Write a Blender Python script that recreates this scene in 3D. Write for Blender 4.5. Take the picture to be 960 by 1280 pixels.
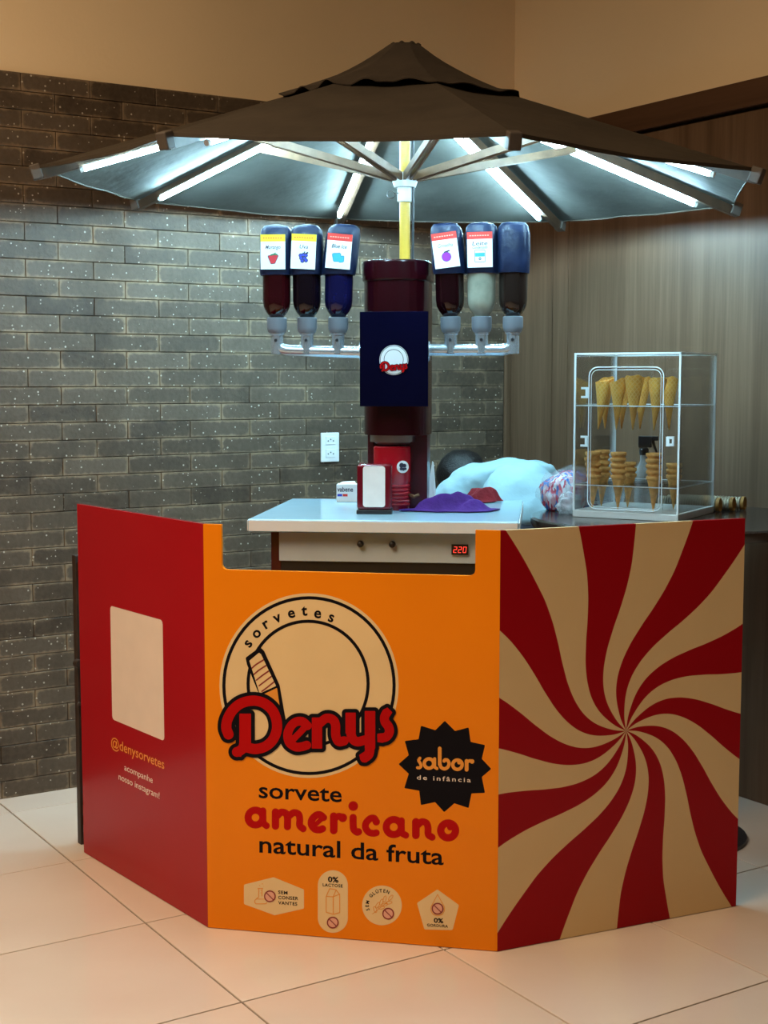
import bpy, bmesh, math, random
import numpy as np
from mathutils import Vector, Matrix, noise as mnoise
random.seed(7)
for o in list(bpy.data.objects): bpy.data.objects.remove(o)
SC = bpy.context.scene
COL = SC.collection
R = math.radians

# ------------------------------------------------------------------ camera
FPX, CAM_H = 1770.0, 1.5
PITCH = math.atan(165 / FPX)
cam = bpy.data.cameras.new('camera'); camo = bpy.data.objects.new('camera', cam); COL.objects.link(camo)
camo.location = (0, 0, CAM_H); camo.rotation_euler = (math.pi/2 - PITCH, 0, 0)
cam.sensor_fit = 'HORIZONTAL'; cam.sensor_width = 36; cam.lens = FPX*36/960
cam.clip_start = .05; cam.clip_end = 100
SC.camera = camo
# ------------------------------------------------------------------ colour management, world, lights
SC.view_settings.view_transform = 'Standard'; SC.view_settings.look = 'None'
SC.view_settings.gamma = 1; SC.view_settings.use_curve_mapping = False
SC.view_settings.exposure = 0.0
wd = bpy.data.worlds.new('world'); SC.world = wd; wd.use_nodes = True
wd.node_tree.nodes['Background'].inputs[0].default_value = (1.0, .70, .42, 1)
wd.node_tree.nodes['Background'].inputs[1].default_value = .07
def area(name, loc, target, sx, sy, power, col):
    l = bpy.data.lights.new(name, 'AREA'); l.shape = 'RECTANGLE'; l.size = sx; l.size_y = sy
    l.energy = power; l.color = col; l.spread = R(140)
    o = bpy.data.objects.new(name, l); COL.objects.link(o); o.location = loc
    d = Vector(target) - Vector(loc); o.rotation_euler = d.to_track_quat('-Z', 'Y').to_euler()
    return o
area('mall_ceiling_light', (-2.1, 1.7, 4.2), (-1.3, 2.4, 0), 2.2, 2.2, 132, (1, .74, .46))
LED_STRENGTH = 265.0
LED_COLOR = (.47, .83, 1.0, 1)

# ------------------------------------------------------------------ layout helpers
cp, sp = math.cos(PITCH), math.sin(PITCH)
def ray(x, y):
    a = (x-480)/FPX; b = -(y-640)/FPX
    return Vector((a, cp+b*sp, -sp+b*cp))
def W(x, y, Y):
    r = ray(x, y); return Vector((0, 0, CAM_H)) + r*(Y/r.y)
def G(x, y, z=0):
    r = ray(x, y); return Vector((0, 0, CAM_H)) + r*((z-CAM_H)/r.z)
def proj(P):
    d = P[1]*cp-(P[2]-CAM_H)*sp; u = P[1]*sp+(P[2]-CAM_H)*cp
    return 480+FPX*P[0]/d, 640-FPX*u/d
RT = R(32.3)
UV_U = Vector((math.cos(RT), math.sin(RT), 0)); UV_V = Vector((-math.sin(RT), math.cos(RT), 0))
VW, UW = 4.933, 3.762            # brick wall plane, wood wall plane (room axes)

class MB:
    def __init__(s): s.v = []; s.f = []; s.m = []
    def add(s, vs, fs, mi=0):
        n = len(s.v); s.v += [tuple(p) for p in vs]
        for f in fs: s.f.append(tuple(i+n for i in f)); s.m.append(mi)
        return s
    def box(s, c, d, M=None, mi=0):
        hx, hy, hz = d[0]/2, d[1]/2, d[2]/2
        vs = [Vector((x*hx, y*hy, z*hz)) for x in (-1, 1) for y in (-1, 1) for z in (-1, 1)]
        if M is not None: vs = [M @ v for v in vs]
        vs = [v+Vector(c) for v in vs]
        return s.add(vs, [(0,1,3,2),(4,6,7,5),(0,4,5,1),(2,3,7,6),(0,2,6,4),(1,5,7,3)], mi)
    def bar(s, a, b, w, h, up=(0,0,1), mi=0):
        a, b = Vector(a), Vector(b); d = b-a; L = d.length; x = d.normalized()
        y = Vector(up).cross(x).normalized(); z = x.cross(y)
        M = Matrix((x, y, z)).transposed()
        return s.box((a+b)/2, (L, w, h), M, mi)
    def lathe(s, prof, n=24, c=(0,0,0), M=None, cap0=True, cap1=True, sq=2.0, mi=0, jit=None):
        vs = []; fs = []
        for k, (r, z) in enumerate(prof):
            for i in range(n):
                a = 2*math.pi*i/n; ca, sa = math.cos(a), math.sin(a)
                q = 1.0 if sq == 2 else (abs(ca)**sq+abs(sa)**sq)**(-1/sq)
                p = Vector((r*q*ca, r*q*sa, z))
                if jit: p = jit(p)
                vs.append(p)
        for k in range(len(prof)-1):
            for i in range(n):
                j = (i+1) % n
                fs.append((k*n+i, k*n+j, (k+1)*n+j, (k+1)*n+i))
        if cap0: fs.append(tuple(range(n-1, -1, -1)))
        if cap1: fs.append(tuple((len(prof)-1)*n+i for i in range(n)))
        if M is not None: vs = [M @ v for v in vs]
        return s.add([v+Vector(c) for v in vs], fs, mi)
    def cyl(s, a, b, r, n=16, r2=None, mi=0):
        a, b = Vector(a), Vector(b); d = b-a
        M = d.to_track_quat('Z', 'Y').to_matrix()
        return s.lathe([(r, 0), (r if r2 is None else r2, d.length)], n, a, M, mi=mi)
    def tube(s, pts, r, n=10, mi=0):
        pts = [Vector(p) for p in pts]; vs = []; fs = []
        rs = r if isinstance(r, (list, tuple)) else [r]*len(pts)
        ref = None
        for i, p in enumerate(pts):
            d = (pts[min(i+1, len(pts)-1)]-pts[max(i-1, 0)]).normalized()
            if ref is None: ref = d.orthogonal().normalized()
            x = (ref-d*ref.dot(d)).normalized(); ref = x; y = d.cross(x)
            for k in range(n):
                a = 2*math.pi*k/n; vs.append(p+(x*math.cos(a)+y*math.sin(a))*rs[i])
        for i in range(len(pts)-1):
            for k in range(n):
                j = (k+1) % n; fs.append((i*n+k, i*n+j, (i+1)*n+j, (i+1)*n+k))
        fs.append(tuple(range(n-1, -1, -1))); fs.append(tuple((len(pts)-1)*n+k for k in range(n)))
        return s.add(vs, fs, mi)
    def prism(s, poly, z0, z1, mi=0):
        n = len(poly)
        vs = [(x, y, z0) for x, y in poly]+[(x, y, z1) for x, y in poly]
        fs = [tuple(range(n-1, -1, -1)), tuple(range(n, 2*n))]+[(i, (i+1) % n, n+(i+1) % n, n+i) for i in range(n)]
        return s.add(vs, fs, mi)
    def mesh(s, name):
        me = bpy.data.meshes.new(name); me.from_pydata(s.v, [], s.f)
        if any(s.m): me.polygons.foreach_set('material_index', s.m)
        me.update(); return me
def smooth_by_angle(me, ang=35):
    bm = bmesh.new(); bm.from_mesh(me); lim = R(ang)
    for f in bm.faces: f.smooth = True
    for e in bm.edges:
        e.smooth = len(e.link_faces) == 2 and e.calc_face_angle(0) < lim
    bm.to_mesh(me); bm.free()
def obj(name, mb, mat, parent=None, loc=(0,0,0), rotz=0, smooth=None, bevel=0, seg=2):
    me = mb.mesh(name) if isinstance(mb, MB) else mb
    if mat is not None and not me.materials:
        for m in (mat if isinstance(mat, (list, tuple)) else [mat]): me.materials.append(m)
    if isinstance(mb, MB):
        bm = bmesh.new(); bm.from_mesh(me); bmesh.ops.recalc_face_normals(bm, faces=bm.faces); bm.to_mesh(me); bm.free()
    if smooth: smooth_by_angle(me, smooth)
    o = bpy.data.objects.new(name, me); COL.objects.link(o)
    o.location = loc; o.rotation_euler = (0, 0, rotz)
    if parent: o.parent = parent
    if bevel:
        b = o.modifiers.new('bevel', 'BEVEL'); b.width = bevel; b.segments = seg; b.limit_method = 'ANGLE'
        if not smooth:
            for p in me.polygons: p.use_smooth = True
            w = o.modifiers.new('wn', 'WEIGHTED_NORMAL')
    return o
def tag(o, label, cat=None, group=None, kind=None):
    if label: o['label'] = label
    if cat: o['category'] = cat
    if group: o['group'] = group
    if kind: o['kind'] = kind
    return o
def thing(name, label, cat, loc=(0,0,0), rotz=0, group=None):
    o = bpy.data.objects.new(name, None); COL.objects.link(o); o.empty_display_size = .05
    o.location = loc; o.rotation_euler = (0, 0, rotz)
    return tag(o, label, cat, group)
def copy_tree(o, parent=None):
    c = o.copy(); COL.objects.link(c); c.parent = parent
    for ch in list(o.children):
        copy_tree(ch, c)
    return c

# ------------------------------------------------------------------ materials
def nd(nt, t, loc=(0,0), **kw):
    n = nt.nodes.new(t)
    for k, v in kw.items(): setattr(n, k, v)
    return n
def mat(name, col, rough=.5, metal=0, spec=.5, coat=0, var=.08, nscale=12, bump=0, bscale=80, emit=None, estr=0, alpha=None, trans=0, stretch=None):
    m = bpy.data.materials.new(name); m.use_nodes = True; nt = m.node_tree; L = nt.links
    b = nt.nodes['Principled BSDF']
    b.inputs['Roughness'].default_value = rough; b.inputs['Metallic'].default_value = metal
    b.inputs['Specular IOR Level'].default_value = spec; b.inputs['Coat Weight'].default_value = coat
    b.inputs['Coat Roughness'].default_value = .08
    b.inputs['Transmission Weight'].default_value = trans
    c = Vector(col)
    tc = nd(nt, 'ShaderNodeTexCoord'); no = nd(nt, 'ShaderNodeTexNoise'); no.inputs['Scale'].default_value = nscale; no.inputs['Detail'].default_value = 4
    src = tc.outputs['Object']
    if stretch:
        mp = nd(nt, 'ShaderNodeMapping'); mp.inputs['Scale'].default_value = stretch; L.new(src, mp.inputs['Vector']); src = mp.outputs[0]
    L.new(src, no.inputs['Vector'])
    rp = nd(nt, 'ShaderNodeValToRGB')
    rp.color_ramp.elements[0].position = .3; rp.color_ramp.elements[1].position = .7
    rp.color_ramp.elements[0].color = (*(c*(1-var)), 1); rp.color_ramp.elements[1].color = (*[min(1, x*(1+var)) for x in c], 1)
    L.new(no.outputs['Fac'], rp.inputs[0]); L.new(rp.outputs[0], b.inputs['Base Color'])
    if bump:
        n2 = nd(nt, 'ShaderNodeTexNoise'); n2.inputs['Scale'].default_value = bscale; n2.inputs['Detail'].default_value = 3
        L.new(src, n2.inputs['Vector'])
        bp = nd(nt, 'ShaderNodeBump'); bp.inputs['Strength'].default_value = bump; bp.inputs['Distance'].default_value = .01
        L.new(n2.outputs['Fac'], bp.inputs['Height']); L.new(bp.outputs[0], b.inputs['Normal'])
    if emit:
        b.inputs['Emission Color'].default_value = (*emit, 1); b.inputs['Emission Strength'].default_value = estr
    if alpha is not None: b.inputs['Alpha'].default_value = alpha
    return m
def math_node(nt, op, a, b=None, clamp=False):
    n = nt.nodes.new('ShaderNodeMath'); n.operation = op; n.use_clamp = clamp
    for i, x in enumerate((a, b)):
        if x is None: continue
        if isinstance(x, (int, float)): n.inputs[i].default_value = x
        else: nt.links.new(x, n.inputs[i])
    return n.outputs[0]
def mix_col(nt, fac, a, b):
    n = nt.nodes.new('ShaderNodeMix'); n.data_type = 'RGBA'
    for i, x in ((0, fac), (6, a), (7, b)):
        if isinstance(x, (int, float)): n.inputs[i].default_value = x
        elif isinstance(x, tuple): n.inputs[i].default_value = (*x, 1) if len(x) == 3 else x
        else: nt.links.new(x, n.inputs[i])
    return n.outputs[2]
def ramp(nt, fac, stops):
    r = nt.nodes.new('ShaderNodeValToRGB'); e = r.color_ramp.elements
    while len(e) < len(stops): e.new(.5)
    for q, (p, c) in zip(e, stops): q.position = p; q.color = (*c, 1)
    nt.links.new(fac, r.inputs[0]); return r.outputs[0]

RED = (.36, .004, .010); ORANGE = (.86, .235, .004); CREAM = (.80, .58, .31)
M = {}
M['red_print'] = mat('red print', RED, .20, spec=.22, var=.03, nscale=3)
M['orange_print'] = mat('orange print', ORANGE, .26, spec=.14, var=.03, nscale=3)
M['cream_print'] = mat('cream print', CREAM, .3, spec=.3, var=.04, nscale=6)
M['black_print'] = mat('black print', (.006, .005, .008), .45, spec=.08, var=.1)
M['ink_red'] = mat('red ink', (.46, .003, .004), .3, spec=.08, var=.03)
M['ink_orange'] = mat('orange ink', (.80, .30, .03), .3, var=.03)
M['ink_pale'] = mat('pale ink', (.80, .66, .58), .35, var=.03)
M['ink_pink'] = mat('pink ink', (.78, .40, .30), .35, var=.03)
M['ink_darkred'] = mat('dark red ink', (.25, .02, .02), .35, var=.03)
M['plaster'] = mat('beige plaster', (.88, .68, .44), .85, var=.03, nscale=1.5, bump=.05, bscale=60)
M['grout'] = mat('tile grout', (.05, .036, .026), .8)
M['mortar'] = mat('dark mortar', (.055, .042, .03), .9, bump=.3)
M['canopy'] = mat('brown canvas', (.046, .035, .025), .75, spec=.25, var=.18, nscale=5, bump=.35, bscale=14)
M['canopy_cap'] = mat('brown canvas cap', (.042, .031, .022), .78, spec=.25, var=.2, nscale=9, bump=.3, bscale=22)
M['canopy_lit'] = mat('canvas underside lit', (.072, .074, .066), .75, spec=.25, var=.2, nscale=5, bump=.4, bscale=14)  # same canvas as the top; tube light on the underside put into the colour
M['rib'] = mat('dark stained wood', (.060, .032, .018), .45, var=.25, nscale=30, stretch=(1, 1, .2))
M['strut'] = mat('oiled wood', (.17, .095, .05), .45, var=.2, nscale=30)
M['pole'] = mat('yellow varnished wood', (.62, .36, .03), .35, coat=.3, var=.15, nscale=25, stretch=(1, 1, .15))
M['white_plastic'] = mat('white plastic', (.80, .82, .82), .35, var=.03)
M['grey_plastic'] = mat('grey plastic', (.17, .185, .215), .4, var=.05)
M['dark_plastic'] = mat('dark plastic', (.015, .015, .018), .4, var=.1)
M['pocket'] = mat('canopy corner pocket', (.07, .055, .045), .6, var=.15)
M['led'] = mat('led tube', (.9, .95, 1), .4, emit=LED_COLOR[:3], estr=LED_STRENGTH)
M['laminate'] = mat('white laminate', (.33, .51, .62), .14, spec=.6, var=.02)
M['edge_white'] = mat('white edge band', (.78, .80, .82), .4, var=.02)
M['apron'] = mat('pale grey metal', (.50, .62, .76), .35, var=.04)
M['maroon'] = mat('maroon paint', (.055, .006, .012), .3, coat=.3, var=.1)
M['machine'] = mat('metallic maroon enamel', (.020, .001, .003), .22, spec=.35, coat=.12, var=.08, nscale=30)
M['machine_side'] = mat('maroon enamel side', (.12, .012, .014), .3, coat=.3, var=.08)
M['bright_red'] = mat('bright red plastic', (.42, .004, .014), .25, coat=.3, var=.05)
M['navy'] = mat('navy acrylic', (.002, .002, .012), .18, spec=.10, var=.08)
M['chrome'] = mat('chrome', (.60, .66, .72), .24, metal=.75, var=.04)
M['steel'] = mat('brushed steel', (.5, .5, .5), .3, metal=1, var=.1)
M['sleeve'] = mat('blue sleeve', (.004, .010, .036), .42, spec=.32, var=.35, nscale=16, bump=.5, bscale=26)
M['paper'] = mat('white card', (.80, .84, .86), .6, var=.02)
M['yellow'] = mat('yellow card band', (.85, .66, .01), .5, var=.03)
M['card_red'] = mat('red card band', (.72, .035, .025), .5, var=.03)
M['ink_dark'] = mat('dark ink', (.03, .03, .06), .5)
M['ink_blue'] = mat('blue ink', (.03, .05, .45), .5)
M['ink_cyan'] = mat('sky blue ink', (.04, .36, .70), .5)
M['ink_purple'] = mat('purple ink', (.28, .02, .50), .5)
M['ink_green'] = mat('green ink', (.02, .14, .05), .5)
M['ink_berry'] = mat('strawberry ink', (.60, .02, .03), .5)
M['napkin'] = mat('napkin paper', (.80, .78, .76), .9, var=.04, nscale=30)
M['purple_cloth'] = mat('purple cloth', (.055, .015, .15), .85, spec=.2, var=.2, nscale=20, bump=.4, bscale=60)
M['red_cloth'] = mat('red cloth', (.20, .012, .018), .85, spec=.2, var=.2, nscale=20, bump=.4, bscale=60)
M['table_top'] = mat('dark brown laminate', (.030, .022, .018), .18, spec=.6, var=.2, nscale=8)
M['chair_wood'] = mat('dark walnut', (.030, .016, .010), .5, var=.3, nscale=30)
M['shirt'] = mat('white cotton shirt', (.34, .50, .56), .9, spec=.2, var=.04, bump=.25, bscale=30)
M['trousers'] = mat('dark trousers', (.02, .02, .03), .9, var=.1)
M['skin'] = mat('skin', (.36, .19, .12), .55, var=.05)
M['hair'] = mat('black hair', (.008, .006, .006), .45, var=.3, nscale=60, bump=.5, bscale=160)
M['sugar_cone'] = mat('sugar cone wafer', (.80, .42, .12), .7, var=.2, nscale=60, bump=.3, bscale=140)
M['acrylic_lit'] = mat('lit acrylic edge', (.88, .93, .95), .3, var=.02)  # whitish colour imitates light scattered in the clear acrylic edges
M['acrylic_base'] = mat('white acrylic base', (.62, .62, .60), .3, var=.03)

def m_acrylic():
    m = bpy.data.materials.new('clear acrylic'); m.use_nodes = True; nt = m.node_tree; nt.nodes.clear()
    out = nd(nt, 'ShaderNodeOutputMaterial'); mx = nd(nt, 'ShaderNodeMixShader'); tr = nd(nt, 'ShaderNodeBsdfTransparent'); gl = nd(nt, 'ShaderNodeBsdfGlossy')
    fr = nd(nt, 'ShaderNodeFresnel'); fr.inputs[0].default_value = 1.45
    no = nd(nt, 'ShaderNodeTexNoise'); no.inputs['Scale'].default_value = 3
    gl.inputs['Roughness'].default_value = .04; tr.inputs[0].default_value = (.988, .992, .992, 1)
    f = math_node(nt, 'MULTIPLY', fr.outputs[0], math_node(nt, 'ADD', math_node(nt, 'MULTIPLY', no.outputs['Fac'], .3), .55))
    nt.links.new(f, mx.inputs[0]); nt.links.new(tr.outputs[0], mx.inputs[1]); nt.links.new(gl.outputs[0], mx.inputs[2]); nt.links.new(mx.outputs[0], out.inputs[0])
    return m
M['acrylic'] = m_acrylic()
def m_film(k=.75, nm='clear plastic film'):
    m = bpy.data.materials.new(nm); m.use_nodes = True; nt = m.node_tree; nt.nodes.clear()
    out = nd(nt, 'ShaderNodeOutputMaterial'); mx = nd(nt, 'ShaderNodeMixShader'); tr = nd(nt, 'ShaderNodeBsdfTransparent'); pr = nd(nt, 'ShaderNodeBsdfPrincipled')
    pr.inputs['Base Color'].default_value = (.7, .76, .80, 1); pr.inputs['Roughness'].default_value = .2
    no = nd(nt, 'ShaderNodeTexNoise'); no.inputs['Scale'].default_value = 45; no.inputs['Detail'].default_value = 3
    f = math_node(nt, 'MULTIPLY', no.outputs['Fac'], k, True)
    nt.links.new(f, mx.inputs[0]); nt.links.new(tr.outputs[0], mx.inputs[1]); nt.links.new(pr.outputs[0], mx.inputs[2]); nt.links.new(mx.outputs[0], out.inputs[0])
    return m
M['film'] = m_film(); M['thin_film'] = m_film(.22, 'thin clear film')
def m_brick():
    m = bpy.data.materials.new('speckled grey brick'); m.use_nodes = True; nt = m.node_tree; L = nt.links; b = nt.nodes['Principled BSDF']
    geo = nd(nt, 'ShaderNodeNewGeometry'); oi = nd(nt, 'ShaderNodeObjectInfo'); uv = nd(nt, 'ShaderNodeUVMap'); uv.uv_map = 'face'
    rnd = math_node(nt, 'FRACT', math_node(nt, 'ADD', oi.outputs['Random'], geo.outputs['Random Per Island']))
    n1 = nd(nt, 'ShaderNodeTexNoise'); n1.inputs['Scale'].default_value = 9; n1.inputs['Detail'].default_value = 5; L.new(geo.outputs['Position'], n1.inputs['Vector'])
    n2 = nd(nt, 'ShaderNodeTexNoise'); n2.inputs['Scale'].default_value = 60; n2.inputs['Detail'].default_value = 4; L.new(geo.outputs['Position'], n2.inputs['Vector'])
    sx = nd(nt, 'ShaderNodeSeparateXYZ'); L.new(uv.outputs[0], sx.inputs[0])
    ax = math_node(nt, 'ABSOLUTE', math_node(nt, 'SUBTRACT', sx.outputs[0], .5)); ay = math_node(nt, 'ABSOLUTE', math_node(nt, 'SUBTRACT', sx.outputs[1], .5))
    # distance from the brick's rim in metres (brick .2515 x .0641)
    dx = math_node(nt, 'MAXIMUM', math_node(nt, 'SUBTRACT', math_node(nt, 'MULTIPLY', ax, .2515), .104), 0)
    dy = math_node(nt, 'MAXIMUM', math_node(nt, 'SUBTRACT', math_node(nt, 'MULTIPLY', ay, .0641), .010), 0)
    d = math_node(nt, 'SQRT', math_node(nt, 'ADD', math_node(nt, 'MULTIPLY', dx, dx), math_node(nt, 'MULTIPLY', dy, dy)))
    d = math_node(nt, 'ADD', d, math_node(nt, 'MULTIPLY', math_node(nt, 'SUBTRACT', n2.outputs['Fac'], .5), .018))
    rim = math_node(nt, 'MULTIPLY', math_node(nt, 'SUBTRACT', d, .011), 130, True)
    rim = math_node(nt, 'MULTIPLY', rim, math_node(nt, 'ADD', math_node(nt, 'MULTIPLY', math_node(nt, 'MULTIPLY', math_node(nt, 'SUBTRACT', n1.outputs['Fac'], .40), 4, True), 1.0), math_node(nt, 'MULTIPLY', rnd, .25)), True)
    core = ramp(nt, math_node(nt, 'ADD', math_node(nt, 'MULTIPLY', rnd, .26), math_node(nt, 'ADD', math_node(nt, 'MULTIPLY', n2.outputs['Fac'], .34), math_node(nt, 'MULTIPLY', n1.outputs['Fac'], .40))), [(.25, (.042, .027, .017)), (.5, (.080, .056, .037)), (.75, (.116, .085, .060))])
    c = mix_col(nt, rim, core, (.225, .155, .095))
    vo = nd(nt, 'ShaderNodeTexVoronoi'); vo.inputs['Scale'].default_value = 70; L.new(geo.outputs['Position'], vo.inputs['Vector'])
    n3 = nd(nt, 'ShaderNodeTexNoise'); n3.inputs['Scale'].default_value = 8; L.new(geo.outputs['Position'], n3.inputs['Vector'])
    sepc = nd(nt, 'ShaderNodeSeparateColor'); L.new(vo.outputs['Color'], sepc.inputs[0])
    keep = math_node(nt, 'GREATER_THAN', math_node(nt, 'ADD', sepc.outputs[0], math_node(nt, 'MULTIPLY', n3.outputs['Fac'], .7)), 1.02)
    size = math_node(nt, 'ADD', math_node(nt, 'MULTIPLY', sepc.outputs[1], .22), .04)
    dot = math_node(nt, 'LESS_THAN', vo.outputs['Distance'], size)
    c = mix_col(nt, math_node(nt, 'MULTIPLY', math_node(nt, 'MULTIPLY', keep, dot), .8), c, (.52, .46, .38))
    L.new(c, b.inputs['Base Color']); b.inputs['Roughness'].default_value = .55; b.inputs['Specular IOR Level'].default_value = .4
    bp = nd(nt, 'ShaderNodeBump'); bp.inputs['Strength'].default_value = .35; bp.inputs['Distance'].default_value = .006; L.new(n2.outputs['Fac'], bp.inputs['Height']); L.new(bp.outputs[0], b.inputs['Normal'])
    return m
M['brick'] = m_brick()
def m_wood(name, dark, mid, light, along='Z'):
    m = bpy.data.materials.new(name); m.use_nodes = True; nt = m.node_tree; L = nt.links; b = nt.nodes['Principled BSDF']
    tc = nd(nt, 'ShaderNodeTexCoord'); mp = nd(nt, 'ShaderNodeMapping'); L.new(tc.outputs['Object'], mp.inputs['Vector'])
    mp.inputs['Scale'].default_value = (1, 1, .035) if along == 'Z' else (1, .05, 1)
    n0 = nd(nt, 'ShaderNodeTexNoise'); n0.inputs['Scale'].default_value = 13; n0.inputs['Detail'].default_value = 6; n0.inputs['Roughness'].default_value = .65; n0.inputs['Distortion'].default_value = .4; L.new(mp.outputs[0], n0.inputs['Vector'])
    n1 = nd(nt, 'ShaderNodeTexNoise'); n1.inputs['Scale'].default_value = 90; n1.inputs['Detail'].default_value = 3; L.new(mp.outputs[0], n1.inputs['Vector'])
    f = math_node(nt, 'ADD', math_node(nt, 'MULTIPLY', n0.outputs['Fac'], .75), math_node(nt, 'MULTIPLY', n1.outputs['Fac'], .25))
    c = ramp(nt, f, [(.33, dark), (.5, mid), (.66, light)]); L.new(c, b.inputs['Base Color']); b.inputs['Roughness'].default_value = .42; b.inputs['Specular IOR Level'].default_value = .35
    return m
M['wood'] = m_wood('wood veneer', (.076, .040, .021), (.118, .066, .037), (.160, .094, .056))
M['fascia'] = m_wood('fascia veneer', (.050, .020, .009), (.070, .029, .013), (.090, .040, .020), 'Y')
def m_tile():
    m = bpy.data.materials.new('polished porcelain'); m.use_nodes = True; nt = m.node_tree; L = nt.links; b = nt.nodes['Principled BSDF']
    geo = nd(nt, 'ShaderNodeNewGeometry'); oi = nd(nt, 'ShaderNodeObjectInfo')
    n0 = nd(nt, 'ShaderNodeTexNoise'); n0.inputs['Scale'].default_value = 2.2; n0.inputs['Detail'].default_value = 5; L.new(geo.outputs['Position'], n0.inputs['Vector'])
    f = math_node(nt, 'ADD', math_node(nt, 'MULTIPLY', n0.outputs['Fac'], .7), math_node(nt, 'MULTIPLY', oi.outputs['Random'], .3))
    c = ramp(nt, f, [(.3, (.69, .55, .455)), (.7, (.77, .645, .545))]); L.new(c, b.inputs['Base Color'])
    b.inputs['Roughness'].default_value = .10; b.inputs['Specular IOR Level'].default_value = .55
    return m
M['tile'] = m_tile()
def m_swirl(cx, cz):
    m = bpy.data.materials.new('red and cream swirl print'); m.use_nodes = True; nt = m.node_tree; L = nt.links; b = nt.nodes['Principled BSDF']
    tc = nd(nt, 'ShaderNodeTexCoord'); s = nd(nt, 'ShaderNodeSeparateXYZ'); L.new(tc.outputs['Object'], s.inputs[0])
    x = math_node(nt, 'SUBTRACT', s.outputs[0], cx); z = math_node(nt, 'SUBTRACT', s.outputs[2], cz)
    r = math_node(nt, 'SQRT', math_node(nt, 'ADD', math_node(nt, 'MULTIPLY', x, x), math_node(nt, 'MULTIPLY', z, z)))
    th = math_node(nt, 'DIVIDE', math_node(nt, 'ARCTAN2', z, x), math.pi/180)
    fc = nd(nt, 'ShaderNodeFloatCurve'); cv = fc.mapping.curves[0]
    pts = [(0, 52), (.033, 48.5), (.056, 45), (.104, 39), (.144, 33), (.19, 25.3), (.24, 17.5), (.29, 11), (.356, 5), (.43, 1.5), (.5, .3), (.7, 0)]
    cv.points[0].location = (0, pts[0][1]/60); cv.points[1].location = (1, 0)
    for a, h in pts[1:-1]: cv.points.new(a/.7, h/60)
    fc.mapping.update()
    L.new(math_node(nt, 'DIVIDE', r, .7), fc.inputs['Value'])
    off = math_node(nt, 'MULTIPLY', fc.outputs[0], 60)
    ph = math_node(nt, 'FRACT', math_node(nt, 'ADD', math_node(nt, 'DIVIDE', math_node(nt, 'SUBTRACT', math_node(nt, 'SUBTRACT', th, off), 88), 36), 40))
    red = math_node(nt, 'LESS_THAN', ph, .5)
    no = nd(nt, 'ShaderNodeTexNoise'); no.inputs['Scale'].default_value = 7; L.new(tc.outputs['Object'], no.inputs['Vector'])
    cr = mix_col(nt, no.outputs['Fac'], tuple(x*.94 for x in CREAM), tuple(x*1.03 for x in CREAM))
    L.new(mix_col(nt, red, cr, RED), b.inputs['Base Color']); b.inputs['Roughness'].default_value = .26; b.inputs['Specular IOR Level'].default_value = .12
    return m
def m_waffle():
    m = mat('waffle cone', (.97, .43, .065), .65, var=.2, nscale=40); nt = m.node_tree; L = nt.links; b = nt.nodes['Principled BSDF']
    uv = nd(nt, 'ShaderNodeUVMap'); uv.uv_map = 'wrap'; s = nd(nt, 'ShaderNodeSeparateXYZ'); L.new(uv.outputs[0], s.inputs[0])
    def grid(a):
        q = math_node(nt, 'PINGPONG', a, .5); return math_node(nt, 'LESS_THAN', q, .13)
    a = math_node(nt, 'ADD', math_node(nt, 'MULTIPLY', s.outputs[0], 11), math_node(nt, 'MULTIPLY', s.outputs[1], 10))
    c = math_node(nt, 'SUBTRACT', math_node(nt, 'MULTIPLY', s.outputs[0], 11), math_node(nt, 'MULTIPLY', s.outputs[1], 10))
    g = math_node(nt, 'MAXIMUM', grid(a), grid(c))
    bp = nd(nt, 'ShaderNodeBump'); bp.inputs['Strength'].default_value = .9; bp.inputs['Distance'].default_value = .002; L.new(g, bp.inputs['Height']); L.new(bp.outputs[0], b.inputs['Normal'])
    old = b.inputs['Base Color'].links[0].from_socket
    L.new(mix_col(nt, math_node(nt, 'MULTIPLY', g, .55), old, (.97, .62, .22)), b.inputs['Base Color'])
    return m
M['waffle'] = m_waffle()
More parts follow.
